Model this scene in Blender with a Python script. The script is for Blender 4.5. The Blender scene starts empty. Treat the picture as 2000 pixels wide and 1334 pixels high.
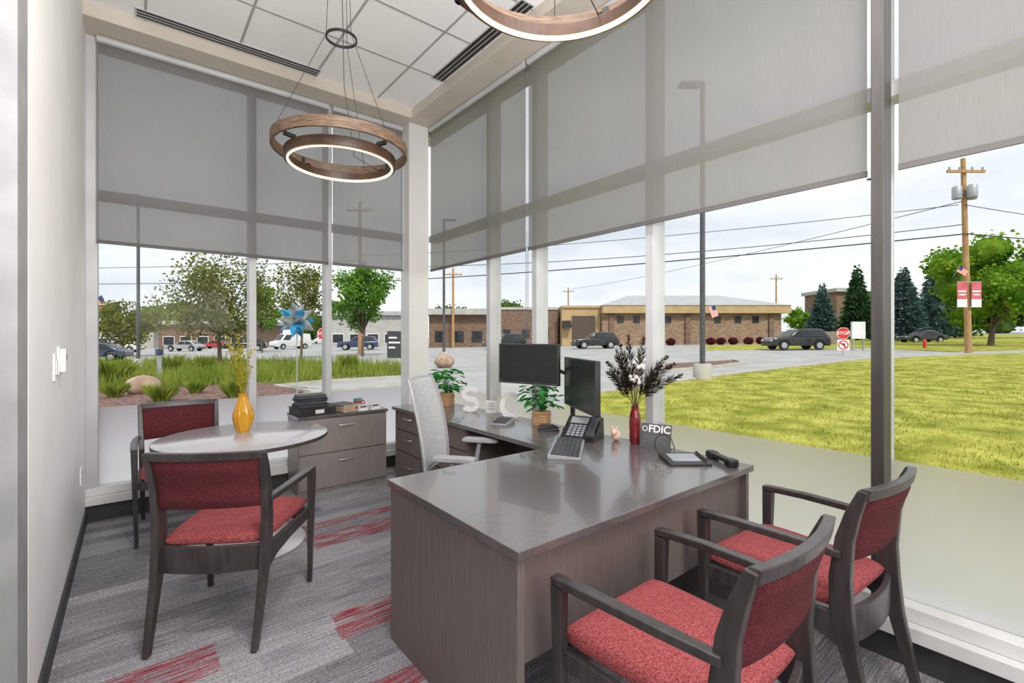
import bpy, bmesh, math, random
from mathutils import Vector, Matrix
random.seed(7)
C = bpy.context.scene.collection
R = math.radians
F = 922.0
SF, CF = 0.626, 0.780
CAMH = 1.4
# ---------------------------------------------------------------- measuring helpers
def ray(u):
    r = (u-1000)/F
    return SF+CF*r, CF-SF*r
def at_depth(u, d):
    dx, dy = ray(u); return dx*d, dy*d
def gz(x, y): return -0.1+0.0129*x-0.0067*y
def ground(u, v):
    dx, dy = ray(u)
    t = 1.5/((v-657)/F+0.0129*dx-0.0067*dy)
    return dx*t, dy*t
def zat(v, d): return CAMH+(657-v)/F*d
# ---------------------------------------------------------------- mesh builder
class MB:
    def __init__(s): s.v=[]; s.f=[]
    def add(s, vs, fs):
        b=len(s.v); s.v += [tuple(p) for p in vs]; s.f += [tuple(i+b for i in f) for f in fs]; return s
    def box(s,x0,x1,y0,y1,z0,z1,M=None):
        vs=[(x,y,z) for z in (z0,z1) for y in (y0,y1) for x in (x0,x1)]
        if M is not None: vs=[M@Vector(p) for p in vs]
        return s.add(vs,[(0,2,3,1),(4,5,7,6),(0,1,5,4),(2,6,7,3),(0,4,6,2),(1,3,7,5)])
    def tube(s,pts,r,n=8,caps=True):
        pts=[Vector(p) for p in pts]; k=len(pts)
        rs=r if isinstance(r,(list,tuple)) else [r]*k
        vs=[];prev=None
        for i,p in enumerate(pts):
            t=(pts[min(i+1,k-1)]-pts[max(i-1,0)]).normalized()
            if prev is None:
                a=Vector((0,0,1)) if abs(t.z)<.9 else Vector((1,0,0))
                x=t.cross(a).normalized()
            else:
                x=(prev-t*prev.dot(t)).normalized()
            prev=x; y=t.cross(x)
            for j in range(n):
                an=2*math.pi*j/n
                vs.append(p+(x*math.cos(an)+y*math.sin(an))*rs[i])
        fs=[(i*n+j,i*n+(j+1)%n,(i+1)*n+(j+1)%n,(i+1)*n+j) for i in range(k-1) for j in range(n)]
        if caps: fs += [tuple(range(n))[::-1], tuple((k-1)*n+j for j in range(n))]
        return s.add(vs,fs)
    def cyl(s,p0,p1,r0,r1=None,n=16): return s.tube([p0,p1],[r0,r0 if r1 is None else r1],n)
    def lathe(s,prof,n=28,c=(0,0,0)):
        k=len(prof); vs=[];fs=[]
        for r,z in prof:
            for j in range(n):
                a=2*math.pi*j/n; vs.append((c[0]+max(r,1e-4)*math.cos(a),c[1]+max(r,1e-4)*math.sin(a),c[2]+z))
        for i in range(k-1):
            for j in range(n): fs.append((i*n+j,i*n+(j+1)%n,(i+1)*n+(j+1)%n,(i+1)*n+j))
        fs += [tuple(range(n))[::-1], tuple((k-1)*n+j for j in range(n))]
        return s.add(vs,fs)
    def ring(s,ri,ro,z0,z1,n=72,c=(0,0)):
        vs=[]
        for r,z in ((ri,z0),(ro,z0),(ro,z1),(ri,z1)):
            for j in range(n):
                a=2*math.pi*j/n; vs.append((c[0]+r*math.cos(a),c[1]+r*math.sin(a),z))
        fs=[]
        for i in range(4):
            for j in range(n): fs.append((i*n+j,i*n+(j+1)%n,((i+1)%4)*n+(j+1)%n,((i+1)%4)*n+j))
        return s.add(vs,fs)
    def prism(s,poly,axis,a0,a1):
        n=len(poly)
        def P(p,a): return (a,p[0],p[1]) if axis=='x' else ((p[0],a,p[1]) if axis=='y' else (p[0],p[1],a))
        vs=[P(p,a0) for p in poly]+[P(p,a1) for p in poly]
        return s.add(vs,[tuple(range(n))[::-1],tuple(range(n,2*n))]+[(i,(i+1)%n,n+(i+1)%n,n+i) for i in range(n)])
    def sweep(s,sts):
        n=len(sts[0]); k=len(sts); vs=[p for st in sts for p in st]
        fs=[(i*n+j,i*n+(j+1)%n,(i+1)*n+(j+1)%n,(i+1)*n+j) for i in range(k-1) for j in range(n)]
        fs += [tuple(range(n))[::-1],tuple((k-1)*n+j for j in range(n))]
        return s.add(vs,fs)
    def ell(s,c,r,n=16,m=10,jit=0):
        vs=[];fs=[]
        for i in range(m+1):
            t=math.pi*i/m
            for j in range(n):
                a=2*math.pi*j/n; k=1+random.uniform(-jit,jit)
                vs.append((c[0]+r[0]*k*max(math.sin(t),.001)*math.cos(a),c[1]+r[1]*k*max(math.sin(t),.001)*math.sin(a),c[2]-r[2]*k*math.cos(t)))
        for i in range(m):
            for j in range(n): fs.append((i*n+j,i*n+(j+1)%n,(i+1)*n+(j+1)%n,(i+1)*n+j))
        return s.add(vs,fs)
    def leaf(s,p,d,w,l,up=None):
        d=Vector(d).normalized(); q=Vector((random.uniform(-1,1),random.uniform(-1,1),random.uniform(-1,1))) if up is None else Vector(up)
        x=d.cross(q)
        if x.length<1e-4: x=Vector((1,0,0))
        x.normalize(); p=Vector(p)
        return s.add([p,p+d*l*.45+x*w,p+d*l,p+d*l*.45-x*w],[(0,1,2,3)])
    def cushion(s,wf,wb,y0,y1,z0,z1,crown,n=16,p=7):
        ts=[math.sin(math.pi/2*(-1+2*i/n)) for i in range(n+1)]
        zm=(z0+z1)/2; h=(z1-z0)/2; vs=[];fs=[]
        for sgn in (1,-1):
            for b in ts:
                for a in ts:
                    y=y0+(b+1)/2*(y1-y0); w=wb+(wf-wb)*(b+1)/2
                    e=max(0,(1-abs(a)**p))**(1/3)*max(0,(1-abs(b)**p))**(1/3)
                    k=1-.035*(abs(a)**4)*(abs(b)**4)
                    z=zm+sgn*h*e+(crown*(1-a*a)*(1-b*b) if sgn>0 else 0)
                    vs.append((a*w/2*k,y,z))
        N=n+1
        for q in (0,1):
            o=q*N*N
            for i in range(n):
                for j in range(n):
                    f=(o+i*N+j,o+i*N+j+1,o+(i+1)*N+j+1,o+(i+1)*N+j)
                    fs.append(f if q==0 else f[::-1])
        return s.add(vs,fs)
def obj(name, mb, m, parent=None, bev=0, smooth=False, seg=2, fix=True, loc=None, rot=None, label=None):
    me=bpy.data.meshes.new(name); me.from_pydata(mb.v,[],mb.f)
    if fix:
        bm=bmesh.new(); bm.from_mesh(me); bmesh.ops.remove_doubles(bm,verts=bm.verts,dist=1e-5)
        bmesh.ops.recalc_face_normals(bm,faces=bm.faces); bm.to_mesh(me); bm.free()
    for mm in (m if isinstance(m,(list,tuple)) else [m]): me.materials.append(mm)
    o=bpy.data.objects.new(name,me); C.objects.link(o)
    if parent: o.parent=parent
    if loc is not None: o.location=loc
    if rot is not None: o.rotation_euler=rot
    if smooth:
        for p in me.polygons: p.use_smooth=True
        try: me.set_sharp_from_angle(angle=R(40))
        except Exception: pass
    if bev:
        b=o.modifiers.new('bevel','BEVEL'); b.width=bev; b.segments=seg; b.limit_method='ANGLE'; b.angle_limit=R(40)
    if label: o['label']=label
    return o
def thing(name,label,cat,loc=(0,0,0),rz=0,group=None):
    o=bpy.data.objects.new(name,None); C.objects.link(o); o.empty_display_size=.1
    o.location=loc; o.rotation_euler=(0,0,rz); o['label']=label; o['category']=cat
    if group: o['group']=group
    return o
def tag(o,label,cat,group=None,kind=None):
    o['label']=label; o['category']=cat
    if group: o['group']=group
    if kind: o['kind']=kind
    return o
def struct(name,mb,m,parent=None,**k):
    o=obj(name,mb,m,parent,**k)
    if not parent: o['kind']='structure'
    return o
def dup(root,loc,rz,label,group=None):
    def cp(o,par):
        c=o.copy(); C.objects.link(c)
        if par is not None: c.parent=par
        for ch in o.children: cp(ch,c)
        return c
    r=cp(root,None); r.location=loc; r.rotation_euler=(0,0,rz); r['label']=label
    if group: r['group']=group
    return r
def text(name,s,size,ext,m,parent,loc,rot,offset=0,align='CENTER',label=None):
    cu=bpy.data.curves.new(name,'FONT'); cu.body=s; cu.size=size; cu.extrude=ext; cu.offset=offset
    cu.align_x=align; cu.align_y='CENTER'; cu.resolution_u=3
    t=bpy.data.objects.new(name+'_tmp',cu); C.objects.link(t)
    dg=bpy.context.evaluated_depsgraph_get(); dg.update()
    me=bpy.data.meshes.new_from_object(t.evaluated_get(dg))
    bpy.data.objects.remove(t)
    me.materials.clear(); me.materials.append(m); me.name=name
    o=bpy.data.objects.new(name,me); C.objects.link(o); o.parent=parent; o.location=loc; o.rotation_euler=rot
    return o
# ---------------------------------------------------------------- materials
def new_mat(name):
    m=bpy.data.materials.new(name); m.use_nodes=True
    nt=m.node_tree; nt.nodes.clear(); out=nt.nodes.new('ShaderNodeOutputMaterial'); return m,nt,out
def noise_color(nt,c1,c2,scale,stretch,detail=4,lo=.35,hi=.65,coord='Object'):
    tc=nt.nodes.new('ShaderNodeTexCoord'); mp=nt.nodes.new('ShaderNodeMapping'); mp.inputs['Scale'].default_value=stretch
    nt.links.new(tc.outputs[coord],mp.inputs[0])
    nz=nt.nodes.new('ShaderNodeTexNoise'); nz.inputs['Scale'].default_value=scale; nz.inputs['Detail'].default_value=detail
    nt.links.new(mp.outputs[0],nz.inputs['Vector'])
    cr=nt.nodes.new('ShaderNodeValToRGB'); cr.color_ramp.elements[0].position=lo; cr.color_ramp.elements[1].position=hi
    cr.color_ramp.elements[0].color=(*c1,1); cr.color_ramp.elements[1].color=(*c2,1)
    nt.links.new(nz.outputs[0],cr.inputs[0])
    return cr,nz,mp
def mat(name,c1,c2=None,rough=.5,metal=0,scale=8,stretch=(1,1,1),bump=0,bscale=60,detail=4,lo=.35,hi=.65,emit=0,spec=.5,coat=0,bstretch=None):
    m,nt,out=new_mat(name); b=nt.nodes.new('ShaderNodeBsdfPrincipled'); nt.links.new(b.outputs[0],out.inputs[0])
    if c2 is None: c2=tuple(min(1,x*1.12) for x in c1); c1=tuple(x*.92 for x in c1)
    cr,nz,mp=noise_color(nt,c1,c2,scale,stretch,detail,lo,hi)
    nt.links.new(cr.outputs[0],b.inputs['Base Color'])
    b.inputs['Roughness'].default_value=rough; b.inputs['Metallic'].default_value=metal
    b.inputs['Specular IOR Level'].default_value=spec; b.inputs['Coat Weight'].default_value=coat
    if bump:
        n2=nt.nodes.new('ShaderNodeTexNoise'); n2.inputs['Scale'].default_value=bscale; n2.inputs['Detail'].default_value=3
        tc=nt.nodes.new('ShaderNodeTexCoord'); mp2=nt.nodes.new('ShaderNodeMapping'); mp2.inputs['Scale'].default_value=bstretch or (1,1,1)
        nt.links.new(tc.outputs['Object'],mp2.inputs[0]); nt.links.new(mp2.outputs[0],n2.inputs['Vector'])
        bp=nt.nodes.new('ShaderNodeBump'); bp.inputs['Strength'].default_value=bump; bp.inputs['Distance'].default_value=.01
        nt.links.new(n2.outputs[0],bp.inputs['Height']); nt.links.new(bp.outputs[0],b.inputs['Normal'])
    return m
def leaf_mat(name,c1,c2,scale=1.5,tr=.4):
    m,nt,out=new_mat(name); cr,nz,mp=noise_color(nt,c1,c2,scale,(1,1,1),5,.3,.7)
    d=nt.nodes.new('ShaderNodeBsdfDiffuse'); t=nt.nodes.new('ShaderNodeBsdfTranslucent'); mx=nt.nodes.new('ShaderNodeMixShader'); mx.inputs[0].default_value=tr
    nt.links.new(cr.outputs[0],d.inputs[0]); nt.links.new(cr.outputs[0],t.inputs[0])
    nt.links.new(d.outputs[0],mx.inputs[1]); nt.links.new(t.outputs[0],mx.inputs[2]); nt.links.new(mx.outputs[0],out.inputs[0]); return m
def brick_mat(name,c1,c2,mortar,sc=1.3):
    m,nt,out=new_mat(name); b=nt.nodes.new('ShaderNodeBsdfPrincipled'); nt.links.new(b.outputs[0],out.inputs[0]); b.inputs['Roughness'].default_value=.9
    tc=nt.nodes.new('ShaderNodeTexCoord'); sp=nt.nodes.new('ShaderNodeSeparateXYZ'); ad=nt.nodes.new('ShaderNodeMath'); cb=nt.nodes.new('ShaderNodeCombineXYZ')
    nt.links.new(tc.outputs['Object'],sp.inputs[0]); nt.links.new(sp.outputs[0],ad.inputs[0]); nt.links.new(sp.outputs[1],ad.inputs[1])
    nt.links.new(ad.outputs[0],cb.inputs[0]); nt.links.new(sp.outputs[2],cb.inputs[1])
    br=nt.nodes.new('ShaderNodeTexBrick'); br.inputs['Scale'].default_value=sc; br.inputs['Color1'].default_value=(*c1,1); br.inputs['Color2'].default_value=(*c2,1); br.inputs['Mortar'].default_value=(*mortar,1)
    br.inputs['Mortar Size'].default_value=.018
    nt.links.new(cb.outputs[0],br.inputs['Vector']); nt.links.new(br.outputs[0],b.inputs['Base Color']); return m

m_wall=mat('wall_paint',(.88,.87,.865),(.92,.91,.905),rough=.6,scale=3)
m_soffit=mat('soffit_paint',(.57,.52,.45),(.61,.56,.49),rough=.6,scale=3)
m_column=mat('column_paint',(.64,.63,.615),(.68,.67,.655),rough=.5,scale=3)
m_tile=mat('ceiling_tile',(.88,.88,.875),(.94,.94,.935),rough=.9,scale=160,detail=2,lo=.4,hi=.55,bump=.2,bscale=220)
m_tbar=mat('ceiling_grid',(.36,.35,.335),(.42,.41,.395),rough=.5)
m_alu=mat('window_aluminium',(.46,.465,.47),(.52,.525,.53),rough=.4,scale=4)
m_alud=mat('aluminium_dark',(.26,.26,.265),(.32,.32,.325),rough=.45)  # darker grey metal of the door jamb
m_dark=mat('dark_base',(.03,.031,.035),(.045,.045,.05),rough=.6)
m_bronze=mat('bronze_channel',(.042,.038,.035),(.064,.058,.053),rough=.45,scale=20,stretch=(1,1,.1))
m_black=mat('black_plastic',(.010,.010,.011),(.017,.017,.018),rough=.4)
m_screen=mat('screen_off',(.010,.011,.012),(.014,.015,.016),rough=.25)
m_grey=mat('grey_plastic',(.24,.25,.27),(.30,.31,.33),rough=.45)
m_dgrey=mat('dark_grey_plastic',(.035,.037,.042),(.052,.054,.06),rough=.45)
m_plaque=mat('plaque_grey',(.075,.077,.082),(.095,.097,.102),rough=.4)
m_white=mat('white_plastic',(.80,.80,.78),(.86,.86,.84),rough=.4)
m_sill=mat('sill_white',(.66,.66,.655),(.72,.72,.715),rough=.4)
m_steel=mat('brushed_steel',(.62,.61,.60),(.72,.71,.70),rough=.28,metal=1,scale=30,stretch=(1,1,12))
m_disc=mat('satin_base_metal',(.66,.65,.65),(.74,.73,.73),rough=.35,metal=.5,scale=10)
m_lamV=mat('laminate_taupe',(.120,.098,.089),(.208,.173,.158),rough=.42,scale=14,stretch=(26,26,.45),detail=6,lo=.3,hi=.7)
m_lamT=mat('laminate_top',(.094,.083,.082),(.124,.111,.110),rough=.22,scale=10,stretch=(1,38,1),detail=6,spec=1.0,coat=.35)
m_lamR=mat('round_table_laminate',(.40,.375,.395),(.45,.425,.445),rough=.22,scale=10,stretch=(1,30,1),detail=6,spec=1.0,coat=.3)
m_cab=mat('cabinet_taupe',(.215,.19,.175),(.27,.243,.226),rough=.4,scale=10,stretch=(20,20,.6))
m_edge=mat('dark_edge',(.04,.035,.033),(.058,.05,.047),rough=.4)
m_chw=mat('chair_wood',(.032,.027,.027),(.055,.048,.047),rough=.32,scale=6,stretch=(6,6,1.2),detail=5)
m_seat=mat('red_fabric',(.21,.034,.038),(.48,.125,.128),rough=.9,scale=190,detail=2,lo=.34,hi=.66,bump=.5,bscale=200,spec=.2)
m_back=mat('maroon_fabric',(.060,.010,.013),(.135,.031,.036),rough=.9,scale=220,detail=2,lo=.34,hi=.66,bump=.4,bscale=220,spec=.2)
m_wood=mat('weathered_wood',(.075,.045,.028),(.19,.122,.075),rough=.6,scale=5,stretch=(3,3,30),detail=6)
m_ringd=mat('bronze_ring',(.036,.018,.010),(.066,.034,.019),rough=.4,scale=10)
m_wire=mat('black_wire',(.010,.010,.010),(.018,.018,.018),rough=.5)
m_yel=mat('amber_glaze',(.50,.23,.006),(.62,.31,.012),rough=.2,scale=5,coat=.4)
m_redv=mat('red_glass',(.12,.004,.006),(.17,.008,.010),rough=.1,scale=5,coat=.5)
m_pot=mat('woven_pot',(.30,.16,.07),(.50,.31,.16),rough=.7,scale=14,stretch=(1,1,8))
m_sequin=mat('silver_sequin',(.40,.395,.39),(.78,.77,.755),rough=.4,metal=.0,scale=170,detail=1,lo=.36,hi=.56)
m_cotton=mat('cotton',(.55,.52,.49),(.76,.73,.70),rough=1,scale=30)
m_feather=leaf_mat('dark_feather',(.008,.007,.006),(.035,.025,.014),30,.1)
m_book=mat('black_leatherette',(.010,.010,.012),(.022,.022,.025),rough=.5)
m_paper=mat('paper',(.62,.61,.58),(.70,.69,.66),rough=.8)
m_tanp=mat('tan_board',(.40,.29,.18),(.50,.38,.25),rough=.8)
m_mug=mat('red_mug',(.40,.04,.03),(.48,.06,.04),rough=.3)
m_mugt=mat('teal_glaze',(.05,.25,.25),(.08,.3,.3),rough=.3)
m_pink=mat('pink_ceramic',(.70,.42,.33),(.80,.66,.46),rough=.4,scale=20)
m_mesh=mat('mesh_grey',(.38,.38,.39),(.46,.46,.47),rough=.75,scale=40,stretch=(.5,.5,6),detail=1,lo=.4,hi=.6)
m_pale=mat('pale_grey_plastic',(.30,.30,.315),(.37,.37,.385),rough=.45)
m_seatg=mat('grey_seat_fabric',(.10,.10,.11),(.18,.18,.19),rough=.9,scale=80)
m_leafp=leaf_mat('houseplant_leaf',(.015,.13,.025),(.07,.34,.07),12)
m_yfl=leaf_mat('yellow_sprig',(.32,.28,.02),(.56,.50,.09),20)
# LED
m_led,nt,out=new_mat('led_strip'); e=nt.nodes.new('ShaderNodeEmission'); cr,_,_=noise_color(nt,(1,.60,.30),(1,.64,.34),3,(1,1,1)); nt.links.new(cr.outputs[0],e.inputs[0]); e.inputs[1].default_value=3.6; nt.links.new(e.outputs[0],out.inputs[0])
# roller shade
m_shade,nt,out=new_mat('shade_fabric')
cr,_,_=noise_color(nt,(.278,.269,.265),(.306,.297,.292),14,(40,40,.9),4,.3,.7)
tl=nt.nodes.new('ShaderNodeBsdfTranslucent'); df=nt.nodes.new('ShaderNodeBsdfDiffuse'); tp=nt.nodes.new('ShaderNodeBsdfTransparent')
nt.links.new(cr.outputs[0],tl.inputs[0]); nt.links.new(cr.outputs[0],df.inputs[0])
mx=nt.nodes.new('ShaderNodeMixShader'); mx.inputs[0].default_value=.64; nt.links.new(df.outputs[0],mx.inputs[1]); nt.links.new(tl.outputs[0],mx.inputs[2])
mx2=nt.nodes.new('ShaderNodeMixShader'); mx2.inputs[0].default_value=.11; nt.links.new(mx.outputs[0],mx2.inputs[1]); nt.links.new(tp.outputs[0],mx2.inputs[2]); nt.links.new(mx2.outputs[0],out.inputs[0])
# clear glass
m_glass,nt,out=new_mat('window_glass'); tp=nt.nodes.new('ShaderNodeBsdfTransparent'); gl=nt.nodes.new('ShaderNodeBsdfGlossy'); gl.inputs['Roughness'].default_value=.02
cr,_,_=noise_color(nt,(.97,.98,.975),(.98,.99,.985),2,(1,1,1)); nt.links.new(cr.outputs[0],tp.inputs[0])
mx=nt.nodes.new('ShaderNodeMixShader'); mx.inputs[0].default_value=.0015; nt.links.new(tp.outputs[0],mx.inputs[1]); nt.links.new(gl.outputs[0],mx.inputs[2]); nt.links.new(mx.outputs[0],out.inputs[0])
# graduated frosted film: clearer at its top edge, milky below
m_frost,nt,out=new_mat('frosted_film'); tl=nt.nodes.new('ShaderNodeBsdfTranslucent'); rf=nt.nodes.new('ShaderNodeBsdfRefraction'); rf.inputs['Roughness'].default_value=.42; rf.inputs['IOR'].default_value=1.2
cr,_,_=noise_color(nt,(.965,.945,.95),(.98,.96,.965),2,(1,1,1)); nt.links.new(cr.outputs[0],tl.inputs[0])
cr2,_,_=noise_color(nt,(.88,.85,.88),(.90,.87,.90),2,(1,1,1)); nt.links.new(cr2.outputs[0],rf.inputs[0])
tc=nt.nodes.new('ShaderNodeTexCoord'); sp=nt.nodes.new('ShaderNodeSeparateXYZ'); nt.links.new(tc.outputs['Object'],sp.inputs[0])
mr=nt.nodes.new('ShaderNodeMapRange'); mr.inputs['From Min'].default_value=.45; mr.inputs['From Max'].default_value=.85; mr.inputs['To Min'].default_value=.03; mr.inputs['To Max'].default_value=.62; nt.links.new(sp.outputs[2],mr.inputs['Value'])
mx=nt.nodes.new('ShaderNodeMixShader'); nt.links.new(mr.outputs[0],mx.inputs[0]); nt.links.new(tl.outputs[0],mx.inputs[1]); nt.links.new(rf.outputs[0],mx.inputs[2]); nt.links.new(mx.outputs[0],out.inputs[0])
# carpet
m_carpet,nt,out=new_mat('carpet_planks'); b=nt.nodes.new('ShaderNodeBsdfPrincipled'); nt.links.new(b.outputs[0],out.inputs[0]); b.inputs['Roughness'].default_value=1; b.inputs['Specular IOR Level'].default_value=.1
a1=nt.nodes.new('ShaderNodeAttribute'); a1.attribute_name='tone'; a2=nt.nodes.new('ShaderNodeAttribute'); a2.attribute_name='red'
s1,_,_=noise_color(nt,(0,0,0),(1,1,1),10,(.5,12,1),8,.24,.76)
mth=nt.nodes.new('ShaderNodeMath'); mth.operation='MULTIPLY_ADD'; mth.inputs[1].default_value=.70; nt.links.new(s1.outputs[0],mth.inputs[0]); nt.links.new(a1.outputs['Fac'],mth.inputs[2])
cr=nt.nodes.new('ShaderNodeValToRGB'); el=cr.color_ramp.elements; el[0].position=.1; el[0].color=(.125,.122,.136,1); el[1].position=1.0; el[1].color=(.52,.512,.53,1)
e2=cr.color_ramp.elements.new(.5); e2.color=(.262,.258,.28,1)
nt.links.new(mth.outputs[0],cr.inputs[0])
s2,_,_=noise_color(nt,(.12,.012,.018),(.42,.030,.045),8,(.7,14,1),6,.3,.62)
s3,_,_=noise_color(nt,(0,0,0),(.95,.95,.95),6,(.9,17,1),6,.40,.58)
mm=nt.nodes.new('ShaderNodeMath'); mm.operation='MULTIPLY'; nt.links.new(a2.outputs['Fac'],mm.inputs[0]); nt.links.new(s3.outputs[0],mm.inputs[1])
mx=nt.nodes.new('ShaderNodeMixRGB'); nt.links.new(mm.outputs[0],mx.inputs[0]); nt.links.new(cr.outputs[0],mx.inputs[1]); nt.links.new(s2.outputs[0],mx.inputs[2])
fn,fnz,_=noise_color(nt,(.55,.55,.55),(1.25,1.25,1.25),150,(.6,1.4,1),2,.35,.65)
mu=nt.nodes.new('ShaderNodeMixRGB'); mu.blend_type='MULTIPLY'; mu.inputs[0].default_value=1; nt.links.new(mx.outputs[0],mu.inputs[1]); nt.links.new(fn.outputs[0],mu.inputs[2])
nt.links.new(mu.outputs[0],b.inputs['Base Color'])
bp=nt.nodes.new('ShaderNodeBump'); bp.inputs['Strength'].default_value=.5; bp.inputs['Distance'].default_value=.01; nt.links.new(fnz.outputs[0],bp.inputs['Height']); nt.links.new(bp.outputs[0],b.inputs['Normal'])
# outdoor
m_lawn=mat('lawn',(.17,.19,.022),(.41,.395,.085),rough=1,scale=1.6,detail=10,spec=.1)
m_blade=leaf_mat('grass_blades',(.19,.215,.020),(.43,.42,.085),1.2)
m_conc=mat('concrete',(.30,.297,.295),(.375,.372,.37),rough=.9,scale=.6,detail=8)
m_curb=mat('curb',(.37,.35,.32),(.45,.43,.39),rough=.9,scale=2)
m_mulch=mat('mulch',(.07,.032,.025),(.24,.145,.12),rough=1,scale=9,detail=6,bump=1,bscale=14)
m_bed=mat('bed_soil',(.09,.11,.02),(.18,.20,.04),rough=1,scale=3)
m_reed=leaf_mat('tall_grass',(.08,.16,.014),(.35,.37,.08),.7)
m_clump=leaf_mat('clump_grass',(.11,.21,.022),(.42,.43,.09),4)
m_bark=mat('bark',(.08,.06,.045),(.16,.12,.09),rough=1,scale=6,stretch=(4,4,1))
m_lcrab=leaf_mat('crabapple_leaf',(.075,.10,.022),(.27,.28,.07),1.2)
m_lgreen=leaf_mat('green_leaf',(.045,.145,.014),(.20,.38,.055),1.0)
m_lbright=leaf_mat('bright_leaf',(.045,.155,.008),(.29,.45,.045),.6)
m_lspruce=leaf_mat('blue_spruce',(.028,.062,.060),(.13,.205,.195),.8,.15)
m_lspruce2=leaf_mat('green_spruce',(.014,.045,.020),(.07,.14,.06),.8,.15)
m_lfar=leaf_mat('far_leaf',(.05,.11,.02),(.15,.24,.06),.3)
m_lred=leaf_mat('red_shrub',(.07,.018,.02),(.18,.04,.045),3)
m_rock=mat('boulder',(.26,.17,.12),(.45,.34,.26),rough=.9,scale=3,bump=.8,bscale=6)
m_brick=brick_mat('brick_tan',(.18,.108,.062),(.31,.20,.125),(.34,.28,.215))
m_brick2=brick_mat('brick_brown',(.12,.066,.042),(.20,.12,.078),(.25,.20,.16))
m_tan=mat('tan_stucco',(.40,.275,.135),(.46,.325,.17),rough=.8,scale=1)
m_roof=mat('grey_roof',(.32,.33,.345),(.39,.40,.415),rough=.7,scale=2)
m_gdoor=mat('brown_door',(.06,.043,.034),(.09,.066,.051),rough=.6,scale=3,stretch=(1,1,12))
m_glassd=mat('dark_glass',(.012,.015,.018),(.034,.038,.043),rough=.15,scale=1)
m_pale2=mat('pale_building',(.36,.35,.335),(.44,.43,.41),rough=.8,scale=1)
m_pole=mat('utility_wood',(.33,.18,.075),(.46,.285,.13),rough=.9,scale=2,stretch=(6,6,1))
m_lpole=mat('lamp_pole_metal',(.06,.06,.07),(.09,.09,.10),rough=.5)
m_galv=mat('galvanised',(.32,.34,.36),(.41,.43,.45),rough=.5,metal=.3)
m_red=mat('sign_red',(.58,.02,.02),(.66,.03,.03),rough=.5)
m_banner=mat('banner_red',(.50,.09,.12),(.62,.15,.19),rough=.8,scale=1)
m_blue=mat('star_blue',(.015,.18,.38),(.03,.30,.52),rough=.25,metal=.4)
m_silver=mat('star_silver',(.18,.20,.22),(.38,.40,.42),rough=.25,metal=.7)
m_navy=mat('flag_navy',(.03,.04,.15),(.04,.05,.2),rough=.8)
m_cblack=mat('car_black',(.014,.015,.017),(.021,.022,.025),rough=.18,coat=.6)
m_cwhite=mat('car_white',(.56,.56,.56),(.62,.62,.62),rough=.2,coat=.6)
m_csilver=mat('car_silver',(.38,.39,.40),(.44,.45,.46),rough=.25,metal=.5,coat=.6)
m_cred=mat('car_red',(.36,.02,.02),(.43,.03,.03),rough=.2,coat=.6)
m_cblue=mat('car_navy',(.03,.045,.09),(.04,.06,.11),rough=.2,coat=.6)
m_tyre=mat('tyre',(.02,.02,.02),(.03,.03,.03),rough=.9)
m_tail=mat('tail_light',(.5,.02,.02),(.6,.03,.03),rough=.3)
m_fence=mat('weathered_fence',(.19,.155,.13),(.29,.245,.205),rough=.9,scale=3,stretch=(6,6,1))

# ================================================================= ROOM SHELL
XG, YG = 2.66, 4.86
ZS, ZC = 3.68, 3.78
mb=MB(); tones=[]; reds=[]
PL,PW=.92,.115
redzones=[(.98,1.85,3.52,3.68),(.90,1.9,3.26,3.44),(.70,1.3,2.20,2.42),(-.15,.38,2.33,2.55),(.78,1.1,1.70,1.85),(-.2,.25,2.03,2.12),(1.2,2.2,.2,.35)]
rng=random.Random(3)
y=-2.3
while y<4.95:
    off=rng.uniform(0,PL); x=-2.8-off
    while x<2.75:
        x0,x1=max(x,-2.8),min(x+PL,2.76)
        if x1>x0+.01:
            ym=y+PW/2
            zz=[(a+rng.uniform(-.12,.12),b2+rng.uniform(-.12,.12)) for a,b2,c,d in redzones if c<=ym<=d]
            edges=sorted({x0,x1}|{min(max(q,x0),x1) for z in zz for q in z})
            tone=rng.choice([.05,.10,.16,.22,.28,.37])
            for a,b2 in zip(edges[:-1],edges[1:]):
                if b2-a<1e-4: continue
                mid=(a+b2)/2
                mb.add([(a,y,0),(b2,y,0),(b2,min(y+PW,4.96),0),(a,min(y+PW,4.96),0)],[(0,1,2,3)])
                tones.append(tone); reds.append(1.0 if any(z[0]<mid<z[1] for z in zz) else 0.0)
        x+=PL
    y+=PW
fl=obj('floor',mb,m_carpet,fix=False); fl['kind']='structure'
at=fl.data.attributes.new('tone','FLOAT','FACE'); at.data.foreach_set('value',tones)
at=fl.data.attributes.new('red','FLOAT','FACE'); at.data.foreach_set('value',reds)
struct('trim_1',MB().box(-2.9,2.80,-2.4,5.0,-.16,-.02),m_dark)
ce=struct('ceiling',MB().box(-2.9,2.27,-2.4,4.5,ZC,ZC+.25),m_tile)
g=MB()
for x in (1.9,1.29,.68,.07): g.box(x-.008,x+.008,-2.3,4.5,ZC-.006,ZC)
for k in range(10):
    yy=3.81-.61*k
    if yy>-2.3: g.box(-.28,2.27,yy-.008,yy+.008,ZC-.0055,ZC)
obj('ceiling_grid',g,m_tbar,ce)
struct('trim_2',MB().box(2.27,2.80,-2.4,5.0,ZS,ZC+.25),m_soffit)
struct('trim_3',MB().box(-.45,2.27,4.5,5.0,ZS,ZC+.25),m_soffit)
struct('wall_left',MB().box(-.45,-.28,2.30,5.0,0,ZC),m_wall)
struct('trim_4',MB().box(-.45,-.285,2.14,2.30,0,ZC),m_soffit)
struct('trim_5',MB().box(-.45,-.262,1.97,2.14,0,ZC).box(-.42,-.30,1.0,1.97,0,ZC),m_alud)
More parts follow.
